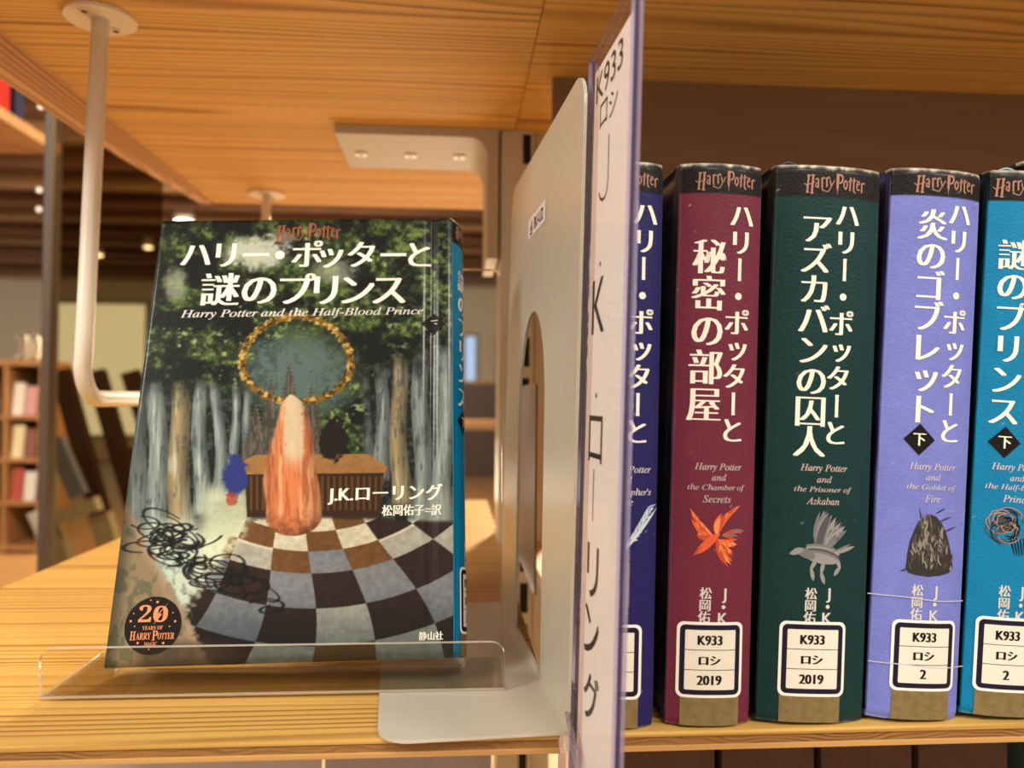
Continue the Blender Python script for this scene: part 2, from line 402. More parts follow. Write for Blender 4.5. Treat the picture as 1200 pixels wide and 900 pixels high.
# bent hanging rod
ro = empty('hanging_rod', (-0.2184, 0.2035, CZ)); tag(ro, 'white bent steel rod hanging from overhead board left of the face-out book', 'side rod')
pts = [(0, 0, -0.002), (-0.0066, 0, -0.212)]
for k in range(0, 9):
    a = R(90*k/8); pts.append((-0.0066-0.0004, 0.022*(1-math.cos(a)), -0.212-0.022*math.sin(a)))
yb = 0.4187
for k in range(0, 9):
    a = R(90*k/8); pts.append((-0.004, yb-0.022+0.022*math.sin(a), -0.234+0.022*(1-math.cos(a))))
pts += [(0.0027, yb, -0.002)]
bobj('rod', tube(bmesh.new(), pts, 0.0052, 18), steel_w, ro, True)
for c in ((0, 0), (0.0027, yb)):
    bm = bmesh.new(); cyl(bm, c, 0.0205, -0.0022, -0.0002, 48); f_ = bobj('ceiling_flange', bm, steel_w, ro)
    for dx, dy in ((-0.004, -0.0125), (0.004, 0.0125)):
        bm = bmesh.new(); cyl(bm, (c[0]+dx, c[1]+dy), 0.0036, -0.0030, -0.0021, 20); box(bm, c[0]+dx-0.0018, c[0]+dx+0.0018, c[1]+dy-0.0005, c[1]+dy+0.0005, -0.0033, -0.0029, mi=1); box(bm, c[0]+dx-0.0005, c[0]+dx+0.0005, c[1]+dy-0.0018, c[1]+dy+0.0018, -0.0033, -0.0029, mi=1)
        bobj('screw', bm, [steel_w, black], f_)

# ------------------------------------------------------------------ bookend with slotted plate
be = empty('bookend', (0.0437, -0.001, 0), (0, 0, R(4.3))); tag(be, 'large cream steel bookend with an arched slot, between the face-out book and the row', 'bookend')
prism_pts = rrect(-0.0705, 0, 0.004, 0.187, 0.009)
bm = bmesh.new(); prism(bm, [p for p in rrect(-0.0705, 0, -0.001, 0.187, 0.012) if p[0] < -0.03]+[(-0.001, 0), (-0.001, 0.187)], 2, 0.0002, 0.0014); bobj('foot_plate', bm, steel, be)
def arch(z0, z1, yc0, yc1, w0, w1, n=14):
    """slot outline: straight sides up to a round head; y centre shifts with height"""
    out = [(yc0-w0, z0), (yc0+w0, z0)]
    zs = z1-0.050
    for k in range(n+1):
        a = R(180*k/n); out.append((yc1+w1*math.cos(a), zs+0.050*math.sin(a)))
    return out
outer = []
outer = [(0, 0.0002), (0.185, 0.0002)]+[p for p in rrect(0.0, 0.0002, 0.185, 0.250, 0.014, 6) if p[1] > 0.1]
slot = arch(0.004, 0.168, 0.0915, 0.0990, 0.0365, 0.0370)
bm = bmesh.new()
ov = [bm.verts.new((0, a, b)) for a, b in outer]; sv = [bm.verts.new((0, a, b)) for a, b in slot]
es = [bm.edges.new((L_[i], L_[(i+1) % len(L_)])) for L_ in (ov, sv) for i in range(len(L_))]
bmesh.ops.triangle_fill(bm, edges=es, use_beauty=True)
g = bmesh.ops.extrude_face_region(bm, geom=bm.faces[:])
for v in [x for x in g['geom'] if isinstance(x, bmesh.types.BMVert)]: v.co.x -= 0.0013
for v in bm.verts: v.co.x += 0.022*v.co.z
bobj('upright_plate', bm, steel, be)
st = Sheet(); pw = mat('sticker_paper', 'e8e2dc', 0.6); pb = mat('sticker_blue', '2c3f66', 0.6); pk = mat('sticker_dark', '3a3028', 0.6)
st.rect(0, 0, 0.048, 0.0105, pw, 0.0002)
st.poly([(0.006, 0.003), (0.013, 0.003), (0.011, 0.009)], pb, 0.0003); st.rect(0.006, 0.0012, 0.013, 0.0024, pk, 0.0003)
st.fit('BU-U2', 0.018, 0.0022, 0.042, 0.0082, pk, 0.0003, bold=0.05)
st.build('maker_sticker', lambda u, v, l: (0.022*(0.2075+v)-0.0013-l, 0.120-u, 0.2075+v), be)
# the bookend of the other side, seen through the slot
b2 = empty('rear_bookend', (0.0520, 0.20, 0)); tag(b2, 'plain grey steel bookend standing behind the arched slot', 'bookend')
boxo('upright_plate', -0.0013, 0, 0, 0.170, 0.0013, 0.134, steel_g, b2, 0.0004); boxo('foot_plate', -0.0013, 0.011, 0.13, 0.168, 0.0001, 0.0012, steel_g, b2, 0.0003)

# ------------------------------------------------------------------ clear acrylic author sign
sg = empty('author_sign', (0.0441, 0.003, 0)); tag(sg, 'tall clear acrylic divider sign with a white author name strip', 'sign')
sdir = Vector((0.0036, -0.058, 0)).normalized(); sup = Vector((0.022, 0, 1)); snrm = Vector((0.998, 0.062, 0))
def SG(a, z, x): return tuple(sdir*a+sup*z+snrm*x)
def sgbox(name, a0, a1, z0, z1, x0, x1, mats, mi_front=None):
    bm = box(bmesh.new(), x0, x1, a0, a1, z0, z1, 0.0003, 1)
    if mi_front is not None:
        for f in bm.faces:
            c = f.calc_center_median()
            if c.y > a1-0.0004 or c.y < a0+0.0004 or c.z > z1-0.0004: f.material_index = mi_front
    for v in bm.verts: v.co = SG(v.co.y, v.co.z, v.co.x)
    return bobj(name, bm, mats, sg)
sgbox('front_sheet', 0.0, 0.0590, -0.020, 0.2530, 0, 0.0013, [sign_clear, violet], 1)
sgbox('back_sheet', 0.0, 0.0590, -0.020, 0.2530, 0.0026, 0.0040, [sign_clear, violet], 1)
sgbox('edge_fold', 0.0574, 0.0592, -0.020, 0.2530, 0.00135, 0.00255, violet_dk)
sgbox('rear_fold', 0.0, 0.0018, -0.020, 0.2530, 0.00135, 0.00255, violet_dk)
ins = mat('sign_paper', 'fcf7f5', 0.75); ins2 = mat('sign_paper_fold', 'e8d0c4', 0.75); ink = mat('sign_ink', '241c1a', 0.6)
sgbox('paper_insert', 0.0050, 0.0545, -0.012, 0.2465, 0.0018, 0.0022, ins)
s_ = Sheet(); s_.rect(0.0052, -0.012, 0.0125, 0.2464, ins2, 0.00004)
L_ = 0.00008
s_.fit('K933', 0.0080, 0.2335, 0.0440, 0.2436, ink, L_, bold=0.01); s_.fit('ロ', 0.0145, 0.2220, 0.0248, 0.2308, ink, L_); s_.fit('シ', 0.0275, 0.2212, 0.0388, 0.2300, ink, L_)
s_.stroke([(0.0284, 0.2160), (0.0286, 0.2010), (0.0276, 0.1970), (0.0252, 0.1950), (0.0215, 0.1948), (0.0180, 0.1962), (0.0158, 0.1988)], 0.0011, ink, L_)
s_.disc((0.0208, 0.1722), 0.0009, ink, L_); s_.fit('K', 0.0105, 0.1478, 0.0286, 0.1674, ink, L_); s_.disc((0.0204, 0.1257), 0.0010, ink, L_)
s_.fit('ロ', 0.0108, 0.1022, 0.0305, 0.1186, ink, L_); s_.rect(0.0193, 0.0815, 0.0203, 0.0996, ink, L_)
s_.fit('リ', 0.0138, 0.0550, 0.0300, 0.0735, ink, L_, bold=0.015); s_.fit('ン', 0.0125, 0.0345, 0.0325, 0.0515, ink, L_, bold=0.02); s_.fit('グ', 0.0140, 0.0125, 0.0348, 0.0300, ink, L_, bold=0.02)
s_.build('lettering', lambda u, v, l: SG(u, v, 0.0018-l), sg)
bm = bmesh.new(); box(bm, -0.0044, -0.0003, 0.0010, 0.016, -0.020, -0.0005, 0.0006, 1)
for v in bm.verts: v.co = SG(v.co.y, v.co.z, v.co.x)
clipm = acrylic('clip_acrylic', 'efeaf0', 0.06, haze=0.12, hcol='e8e0e8')
bobj('shelf_clip', bm, clipm, sg)
bm = bmesh.new(); tube(bm, [SG(0.003, 0.008, -0.0016), SG(0.026, -0.006, -0.0016), SG(0.050, -0.018, -0.0016)], 0.0011, 10); bobj('clip_arm', bm, clipm, sg, True)

# ------------------------------------------------------------------ clear book stand
sd = empty('acrylic_book_stand', (-0.1660, 0.0430, 0.0014)); tag(sd, 'clear acrylic easel stand holding the face-out book upright', 'book stand')
Ws = 0.1880
def stand_poly(prof, pts2):
    """prof maps (x, s) on the bent sheet to 3d; pts2 outline in the sheet"""
    pass
def sheet_part(name, outline, org, ux, us, nrm, th, mats=(clear, clear_edge)):
    bm = bmesh.new(); A = []; B = []
    for x, s in outline:
        p = Vector(org)+Vector(ux)*x+Vector(us)*s; A.append(bm.verts.new(p)); B.append(bm.verts.new(p+Vector(nrm)*th))
    n = len(A); bm.faces.new(A); bm.faces.new(B)
    for i in range(n):
        f = bm.faces.new((A[i], A[(i+1) % n], B[(i+1) % n], B[i])); f.material_index = 1
    return bobj(name, bm, list(mats), sd)
TH = R(17.7); us = Vector((0, math.sin(TH), math.cos(TH))); nb = Vector((0, math.cos(TH), -math.sin(TH)))
lipr = [(0, 0), (Ws, 0)]+[p for p in rrect(0, -0.02, Ws, 0.0205, 0.006) if p[1] > 0.001]
sheet_part('front_lip', lipr, (0, -0.002, 0.0004), (1, 0, 0), (0, -0.10, 0.995), (0, 0.995, 0.10), 0.0020)
sheet_part('ledge', [(0, 0), (Ws, 0), (Ws, 0.0425), (0.172, 0.0425), (0.172, 0.030), (0.0165, 0.030), (0.0165, 0.055), (0, 0.055)], (0, -0.002, 0.0002), (1, 0, 0), (0, 1, 0), (0, 0, 1), 0.0010)
org = (0, 0.0395, 0.0014)
sheet_part('back_rest', [(0.030, 0)]+[(Ws+0.0015, 0)]+[p for p in rrect(0.035, 0, Ws+0.0035, 0.2030, 0.006) if p[1] > 0.1], org, (1, 0, 0), us, nb, 0.0022)

# ------------------------------------------------------------------ books
CREAM = mat('cream_ink', 'f6efe0', 0.5, spec=0.15); COPPER = mat('copper_ink', 'a87a6a', 0.4, spec=0.15); COPD = mat('dark_copper_ink', '93553a', 0.4, spec=0.15)
PALE = mat('pale_ink', 'b9a6a2', 0.5); PALEB = mat('pale_lilac_ink', 'c2bac8', 0.5); GREYW = mat('silver_ink', 'd4cfc8', 0.5); BLK = mat('black_ink', '17110f', 0.5, spec=0.15)
STK = mat('label_paper', 'e8e1d2', 0.5, var=0.03, vscale=400); STKB = mat('label_border', '1e1a30', 0.5, spec=0.15); STKW = mat('label_rim', 'f4f0e8', 0.4)
TAPE = mat('gold_tape', '7d6a42', 0.45, var=0.18, vscale=300, bump=0.3, bscale=800)
def spine_y(u, T, sag): return -sag*(1-abs(2*u/T-1)**2.6)
def make_book(name, label, T, H, D, sag, spine_rgb, band_t, side_rgb, group, cover_paint=None, seed=1, extra=None):
    e = empty(name); tag(e, label, 'book', group)
    # spine: painted grid on a rounded profile
    nu, nv = 46, 300
    u = np.linspace(0, 1, nu); v = np.linspace(0, 1, nv); U, V = np.meshgrid(u, v, indexing='ij')
    x = 0.0008+U*(T-0.0016); y = -sag*(1-np.abs(2*U-1)**2.6); z = V*H
    ed = np.minimum(V, 1-V)*H; y = y+np.where(ed < 0.0025, (0.0025-ed)*0.35, 0)
    C = np.zeros((nu, nv, 3))+np.array(spine_rgb)
    n1 = fbm(U*6, V*30, seed); n2 = fbm(U*40, V*220, seed+7)
    C = C*(0.94+0.10*n1[..., None]+0.05*n2[..., None])
    bandm = V > band_t
    C = np.where(bandm[..., None], np.array([0.085, 0.07, 0.066])*(0.8+0.5*n2[..., None]), C)
    # wear: pale scuffs on the rims, specks
    w = sstep(0.0, 0.0022, (0.0016+0.0022*(fbm(U*14, V*3, seed+3)-0.35))-(1-V)*H)
    C = mixc(C, (0.90, 0.87, 0.80), w*(0.6+0.7*n2))
    w = sstep(0.0, 0.0012, (0.0006+0.0018*(fbm(U*18, V*3, seed+5)-0.4))-V*H); C = mixc(C, (0.5, 0.46, 0.42), w*0.8)
    rs = np.random.RandomState(seed)
    for k in range(14):
        a, b = rs.rand(), rs.rand(); C = mixc(C, (0.75, 0.73, 0.7), np.exp(-(((U-a)*T)**2+((V-b)*H)**2)/(0.00022+0.0001*rs.rand())**2)*0.7)
    panel('spine', np.stack([x, y, z], -1), C, nu, nv, (0, 0.0045, 0), spine_mat, e)
    # boards
    def cover(nm, x0, sgn, paint, nu=24, nv=40):
        u = np.linspace(0, 1, nu); v = np.linspace(0, 1, nv); U, V = np.meshgrid(u, v, indexing='ij')   # u: fore edge -> spine
        yy = D-U*(D-0.0006)
        gr = np.exp(-((yy-0.0105)/0.0026)**2)*0.0013+np.exp(-((yy)/0.0016)**2)*0.0005
        edge = np.minimum(np.minimum(U, 1.0)*D, np.minimum(V, 1-V)*H); rd = np.where(edge < 0.0016, (0.0016-edge)**2*260, 0)
        xx = x0+sgn*(gr+rd); P = np.stack([xx, yy, V*H], -1)
        return panel(nm, P, paint(U, V), nu, nv, (sgn*0.0026, 0, 0), cover_mat, e)
    plain = lambda U, V: np.zeros(U.shape+(3,))+np.array(side_rgb)*(0.55+0.9*fbm(U*9, V*14, seed+11)[..., None])
    if cover_paint: cover('front_cover', 0, 1, (lambda U, V: sum(cover_paint(np.clip(U+a/330, 0, 1), np.clip(V+b/470, 0, 1)) for a, b in ((-.37, -.12), (.12, -.37), (.37, .12), (-.12, .37)))/4), 400, 560)
    else: cover('front_cover', 0, 1, plain)
    cover('back_cover', T, -1, plain)
    bm = box(bmesh.new(), 0.0030, T-0.0030, 0.0030, D-0.004, 0.0030, H-0.0030); bobj('page_block', bm, paper, e)
    return e
def spine_S(T, H, sag): return lambda u, v, l: (u, spine_y(min(max(u, 0), T), T, sag)-0.00012-l, v)
class Lay:
    """layout of one spine: turns positions measured on its printed face into (u, v)"""
    def __init__(s, q, T, H): s.q = q; s.T = T; s.H = H
    def __call__(s, x, y):
        (tlx, tly), (trx, try_), (blx, bly), (brx, bry) = s.q
        t = 0.5; a = 0.5
        for _ in range(6):
            ty = tly+(try_-tly)*a; by = bly+(bry-bly)*a; t = (by-y)/(by-ty)
            lx = blx+(tlx-blx)*t; rx = brx+(trx-brx)*t; a = (x-lx)/(rx-lx)
        return a*s.T, t*s.H
    def box(s, x0, y0, x1, y1):
        a = s(x0, (y0+y1)/2)[0]; b = s(x1, (y0+y1)/2)[0]; c = s((x0+x1)/2, y1)[1]; d = s((x0+x1)/2, y0)[1]
        return a, c, b, d
    def col(s, top, bot, n, asp=1.0, size=None):
        """glyph centres down a column between two points given as (x, y)"""
        a = s(*top); b = s(*bot); cell = (a[1]-b[1])/n
        return lambda k: (a[0]+(b[0]-a[0])*(k+0.5)/n, a[1]+(b[1]-a[1])*(k+0.5)/n, size or cell, asp)
def sticker(lay, S, e, TL, TR, BL, BR, lines, tape, tapex):
    u0, _ = lay(*TL); u1, _ = lay(*TR); v1 = (lay(*TL)[1]+lay(*TR)[1])/2; v0 = (lay(*BL)[1]+lay(*BR)[1])/2
    u0 = (u0+lay(*BL)[0])/2; u1 = (u1+lay(*BR)[0])/2
    t = Sheet(); a = lay(tapex[0], 845)[0]; b = lay(tapex[1], 845)[0]
    t.rect(a, 0.0004, b, v0+0.004, TAPE, 0); t.build('gold_tape', S, e, 0.0015)
    k = Sheet(); k.poly(rrect(u0, v0, u1, v1, 0.0026), STKW, 0.00012); d = 0.0011; k.poly(rrect(u0+d, v0+d, u1-d, v1-d, 0.0020), STKB, 0.00018)
    d = 0.0030; k.poly(rrect(u0+d, v0+d, u1-d, v1-d, 0.0004, 2), STK, 0.00024)
    w = u1-u0; hh = (v1-v0-2*d)/3
    for j in (1, 2): k.rect(u0+d, v0+d+j*hh-0.00012, u1-d, v0+d+j*hh+0.00012, BLK, 0.00030)
    for j, tx in enumerate(lines):
        cu = (u0+u1)/2-0.0003; vb = v1-d-(j+1)*hh
        if not tx: continue
        wd = {4: 0.0092, 2: 0.0080, 1: 0.0022}[len(tx)]; ht = 0.0036 if j != 1 else 0.0034
        k.fit(tx, cu-wd/2, vb+hh*0.25, cu+wd/2, vb+hh*0.25+ht, BLK, 0.00030, bold=0.07 if j != 1 else 0.09)
    k.build('call_number_label', S, e, 0.0015)
def spine_print(lay, S, e, lg, right, left, diamond, eng, engm, auth, emblem, title_r='ハリー・ポッターと'):
    s = Sheet()
    logo(s, *lay.box(*lg), COPPER, 0.00002)
    s.column(title_r, lay.col(*right, len(title_r), 0.98, 0.0100), CREAM, 0.00002, bold=0.044, offset=-0.009)
    txt, tp, bt, asp, size = left
    s.column(txt, lay.col(tp, bt, len(txt), asp, size), CREAM, 0.00002, bold=0.044, offset=-0.012)
    if diamond:
        cu, cv = lay(*diamond); r_ = 0.0062; s.poly([(cu-r_, cv), (cu, cv-r_), (cu+r_, cv), (cu, cv+r_)], BLK, 0.00002)
        s.fit('下', cu-0.0024, cv-0.0024, cu+0.0024, cv+0.0024, CREAM, 0.00004, bold=0.03)
    for tx, cx, cy, w in eng:
        cu, cv = lay(cx, cy); wd = w/3.05/1000; hi = 0.0034 if any(c in 'ypg' for c in tx) else 0.0028; lo_ = 0.0010 if any(c in 'ypg' for c in tx) else 0
        if tx == 'and': hi = 0.0026
        s.fit(italic(tx), cu-wd/2, cv-0.0014-lo_, cu+wd/2, cv-0.0014-lo_+hi, engm, 0.00002, bold=0.02)
    jx, jy, mx, my = auth
    s.column('J・K', lay.col((jx, jy-7), (jx-3, jy+33), 3, 1, 0.0050), GREYW, 0.00002, bold=0.03)
    s.column('松岡佑', lay.col((mx, my-8), (mx-3, my+34), 3, 1, 0.0045), GREYW, 0.00002, bold=0.03)
    if emblem: emblem(s, lay)
    s.build('spine_lettering', S, e, 0.002)
rnd = random.Random(5)
def quill(s, lay, a, b, w, m, n=5, lift=0.00004, curl=0.0):
    """tapered brush stroke from a to b"""
    a = np.array(lay(*a)); b = np.array(lay(*b)); d = b-a; p = np.array([-d[1], d[0]])
    ln = np.hypot(*d); w = w/3050
    pts = []; q = []
    for k in range(n+1):
        t = k/n; c = a+d*t+p*curl*math.sin(math.pi*t); hw = w/2*math.sin(math.pi*min(1, 0.12+0.88*t))**0.7
        nn = p/ln; pts.append(c+nn*hw); q.append(c-nn*hw)
    s.poly(pts+q[::-1], m, lift)
OR = [mat('ember_%s' % n, c, 0.5) for n, c in zip('abc', ('e0592a', 'f08a4c', 'c04422'))]
GR = [mat('ash_%s' % n, c, 0.5) for n, c in zip('abc', ('6f6e70', '8f8d8c', '4a4a4e'))]
DK = [mat('soot_%s' % n, c, 0.5) for n, c in zip('abc', ('26221f', '4a443e', '8a8278'))]
WH = [mat('feather_%s' % n, c, 0.5) for n, c in zip('ab', ('c9d2dc', '8fa0c4'))]
def fan(s, lay, root, tips, m, w=5, curl=0.1):
    for k, t in enumerate(tips):
        j = (rnd.uniform(-1.5, 1.5), rnd.uniform(-1.5, 1.5)); quill(s, lay, (root[0]+j[0], root[1]+j[1]), t, w*rnd.uniform(0.7, 1.2), m[k % len(m)], curl=curl*rnd.uniform(0.3, 1.2), lift=0.00004+k*2e-6)
def arc(x0, y0, x1, y1, n, j=2):
    return [(x0+(x1-x0)*k/(n-1)+rnd.uniform(-j, j), y0+(y1-y0)*k/(n-1)+rnd.uniform(-j, j)) for k in range(n)]
def red_bird(s, lay):
    fan(s, lay, (828, 638), arc(803, 602, 812, 636, 9), OR, 6); fan(s, lay, (834, 634), arc(862, 600, 838, 612, 8), OR, 6)
    fan(s, lay, (834, 640), arc(858, 640, 848, 672, 9), OR, 6, -0.1); fan(s, lay, (840, 634), arc(868, 628, 856, 640, 4), [GR[0], OR[2]], 4)
    quill(s, lay, (834, 634), (808, 658), 10, OR[0], lift=0.00007); quill(s, lay, (816, 648), (806, 660), 3, OR[2], lift=0.00008)
def grey_bird(s, lay):
    fan(s, lay, (944, 654), arc(948, 606, 962, 612, 9), GR, 7); fan(s, lay, (952, 656), arc(964, 614, 979, 630, 10), GR, 7)
    for k in range(5): quill(s, lay, (930, 650+k*2.5), (970, 656+k*3), 12, GR[k % 3], lift=0.00006+k*2e-6)
    quill(s, lay, (940, 662), (916, 652), 11, GR[0], lift=0.00008); quill(s, lay, (926, 653), (911, 659), 7, GR[1], lift=0.00009)
    quill(s, lay, (964, 657), (989, 649), 5, GR[1], lift=0.00006); quill(s, lay, (964, 655), (984, 646), 3, GR[0], lift=0.00006)
    for a, b in (((942, 664), (934, 678)), ((936, 676), (938, 690)), ((950, 668), (947, 682)), ((947, 680), (951, 694)), ((966, 664), (970, 676)), ((969, 674), (962, 684))): quill(s, lay, a, b, 5, GR[1], lift=0.00005)
def dark_heap(s, lay):
    pts = [(1044, 677), (1046, 660), (1049, 645), (1054, 632), (1059, 622), (1066, 617), (1073, 613), (1080, 616), (1087, 624), (1092, 634), (1096, 648), (1099, 662), (1101, 677), (1096, 683), (1084, 686), (1070, 687), (1056, 685), (1047, 682)]
    s.poly([lay(*p) for p in pts], DK[0], 0.00003)
    for k in range(150):
        x = rnd.uniform(1048, 1098); y = rnd.uniform(625, 680)
        if abs(x-1073) > 6+(y-614)*0.32: continue
        quill(s, lay, (x, y), (x+rnd.uniform(-4, 4), y-rnd.uniform(5, 16)), rnd.uniform(1.2, 3), DK[1+k % 2], lift=0.00004+k*4e-7, curl=rnd.uniform(-0.2, 0.2))
    for a, b in (((1066, 640), (1060, 604)), ((1080, 612), (1092, 606)), ((1084, 622), (1100, 616)), ((1090, 634), (1106, 628)), ((1046, 678), (1038, 680))): quill(s, lay, a, b, 1.8, DK[0])
def scribble(s, lay):
    for k in range(26):
        c = (1161+rnd.uniform(-7, 7), 628+rnd.uniform(-10, 10)); r_ = rnd.uniform(7, 17); a0 = rnd.uniform(0, 6)
        P = [lay(c[0]+r_*math.cos(a0+t*0.4)*rnd.uniform(0.9, 1.1), c[1]+r_*0.8*math.sin(a0+t*0.4)) for t in range(12)]
        s.stroke(P, 0.0004, [BLK, DK[1], mat('rosy_ink', 'a08078', 0.5)][k % 3], 0.00003+k*1e-6)
    for k in range(5): quill(s, lay, (1166+k*4, 640), (1172+k*3, 662), 1.6, BLK)
def feather(s, lay):
    for k in range(10): quill(s, lay, (730+k*2.6, 640-k*3.5), (744+k*2.6, 634-k*4.6), 5, WH[k % 2], curl=0.2)
    quill(s, lay, (728, 646), (769, 596), 3.5, WH[0], lift=0.00006)
H_ = 0.2150; D_ = 0.148; SAG = 0.0035
GRP = None
def shelf_book(label, quad, T, lean, X, rgb, band_y, side, seed, yoff=0.0):
    lay = Lay(quad, T, H_)
    bt = lay((quad[0][0]+quad[1][0])/2, band_y)[1]/H_
    e = make_book('book', label, T, H_, D_, SAG, rgb, bt, side, GRP, None, seed)
    a = R(lean); e.rotation_euler = (0, a, 0); e.location = (X, 0.0055+yoff, T*math.sin(a)+0.0002)
    return e, lay, spine_S(T, H_, SAG)
# navy
q = ((696, 190), (778, 189), (684, 853), (766, 853))
e, lay, S = shelf_book('navy blue hardback at the left end of the row, half hidden by the acrylic sign', q, 0.0262, 0.9, 0.0507, h('231f5a'), 226, h('2a2632'), 11)
spine_print(lay, S, e, (697.5, 200, 768, 224), ((753, 236), (741, 524)), ('賢者の石', (717, 285), (706, 460), 1.0, 0.0130), None,
            [('Harry Potter', 731, 551, 56), ('and', 728, 564, 16), ("the Philosopher's", 723, 577, 72), ('Stone', 722, 590, 30)], PALEB, (721, 700, 704, 700), feather)
sticker(lay, S, e, (698, 733), (749.5, 731), (692, 818), (747, 819), ('', '', ''), None, (696, 744))
# maroon
q = ((794, 193), (896, 192), (775, 858), (873, 860))
e, lay, S = shelf_book('maroon hardback in the row with an orange bird on its spine', q, 0.0338, 1.35, 0.0806, h('6c283c'), 229, h('4a4458'), 22)
spine_print(lay, S, e, (812, 201, 883, 227), ((867, 239), (851, 527)), ('秘密の部屋', (829, 284), (819, 503), 0.92, 0.0135), None,
            [('Harry Potter', 836, 553, 56), ('and', 836.5, 566, 17), ('the Chamber of', 834, 579, 68), ('Secrets', 834, 592, 33)], PALE, (842, 706, 821, 704), red_bird)
sticker(lay, S, e, (789, 735), (863, 738), (787, 823), (861, 827), ('K933', 'ロシ', '2019'), None, (791, 857))
# green
q = ((898.6, 197), (1031, 197), (873, 855), (1000, 858))
e, lay, S = shelf_book('dark green hardback in the row with a grey winged animal on its spine', q, 0.0437, 2.05, 0.1160, h('0f3233'), 236, h('1a2a2a'), 33)
spine_print(lay, S, e, (931, 206, 1005, 233), ((984, 240), (964, 532)), ('アズカバンの囚人', (946, 256), (934, 545), 0.98, 0.0122), None,
            [('Harry Potter', 952, 556, 57), ('and', 952, 570, 18), ('the Prisoner of', 951, 583, 70), ('Azkaban', 950, 596, 40)], PALE, (956, 707, 936, 706), grey_bird)
sticker(lay, S, e, (900, 735), (976, 740), (897, 822), (972, 828), ('K933', 'ロシ', '2019'), None, (898, 967))
# lavender
q = ((1034.5, 201), (1145.5, 200), (1000, 852), (1110, 860))
e, lay, S = shelf_book('lavender hardback in the row with a dark heap on its spine', q, 0.0380, 2.9, 0.1600, h('727ac6'), 235, h('4a4a78'), 44)
spine_print(lay, S, e, (1058, 207, 1132, 232), ((1113, 238), (1096, 531)), ('炎のゴブレット', (1080, 251), (1063, 508), 0.98, 0.0122), (1061, 525),
            [('Harry Potter', 1077, 556, 58), ('and', 1077, 569, 18), ('the Goblet of', 1075.5, 582, 62), ('Fire', 1076, 595, 20)], PALEB, (1079, 707, 1058, 704), dark_heap)
sticker(lay, S, e, (1029.5, 735), (1106, 742), (1024, 817), (1099, 826), ('K933', 'ロシ', '2'), None, (1026, 1094))
wr = Sheet(); tp = mat('clear_tape_edge', 'c8c8dc', 0.3)
for yy in (708, 787): wr.stroke([lay(1004, yy), lay(1040, yy+2), lay(1080, yy+8), lay(1116, yy+10)], 0.00035, tp, 0.00034)
wr.build('repair_tape', S, e, 0.002)
# blue
q = ((1147, 209), (1262, 208), (1110, 846), (1224, 850))
e, lay, S = shelf_book('sky blue hardback at the right end of the row beside the lavender one', q, 0.0385, 3.5, 0.1983, h('0a78a6'), 245, h('123a4a'), 55)
spine_print(lay, S, e, (1151, 216, 1225, 243), ((1212, 256), (1194, 540)), ('謎のプリンス', (1175, 292), (1158, 512), 0.98, 0.0122), (1160.5, 529.5),
            [('Harry Potter', 1174, 557, 58), ('and', 1175, 570, 18), ('the Half-Blood', 1172, 582, 68), ('Prince', 1174, 595, 34)], PALEB, (1180, 705, 1160, 703), scribble)
sticker(lay, S, e, (1129, 732), (1202, 733), (1122, 817), (1196, 820), ('K933', 'ロシ', '2'), None, (1124, 1190))
# ribbon bookmarks lying over the tops of the green and blue books
# (parts of those books)
def ribbon(e, T, x0, x1, m):
    bm = bmesh.new(); n = 14; A = []; B = []
    for k in range(n+1):
        t = k/n; x = x0+(x1-x0)*t; z = H_-0.002+0.0042*math.sin(math.pi*t)
        A.append(bm.verts.new((x, 0.002, z))); B.append(bm.verts.new((x, 0.012, z)))
    for k in range(n): bm.faces.new((A[k], A[k+1], B[k+1], B[k]))
    g = bmesh.ops.extrude_face_region(bm, geom=bm.faces[:])
    for v in [x for x in g['geom'] if isinstance(x, bmesh.types.BMVert)]: v.co.z -= 0.0005
    bobj('ribbon_bookmark', bm, m, e)
BK = [o for o in COL.objects if o.name.startswith('book') and o.type == 'EMPTY' and o.get('category') == 'book']
ribbon(BK[2], 0.0445, 0.001, 0.013, mat('dark_green_ribbon', '33423a', 0.7)); ribbon(BK[4], 0.040, 0.002, 0.017, mat('pale_blue_ribbon', '8fb4bc', 0.7))
e = make_book('book', 'black hardback standing past the sky blue one, its dark corner above it', 0.036, 0.2305, D_, SAG, h('161216'), 0.9, h('14121c'), None, None, 66)
e.rotation_euler = (0, R(3.6), 0); e.location = (0.2374, 0.040, 0.0025)

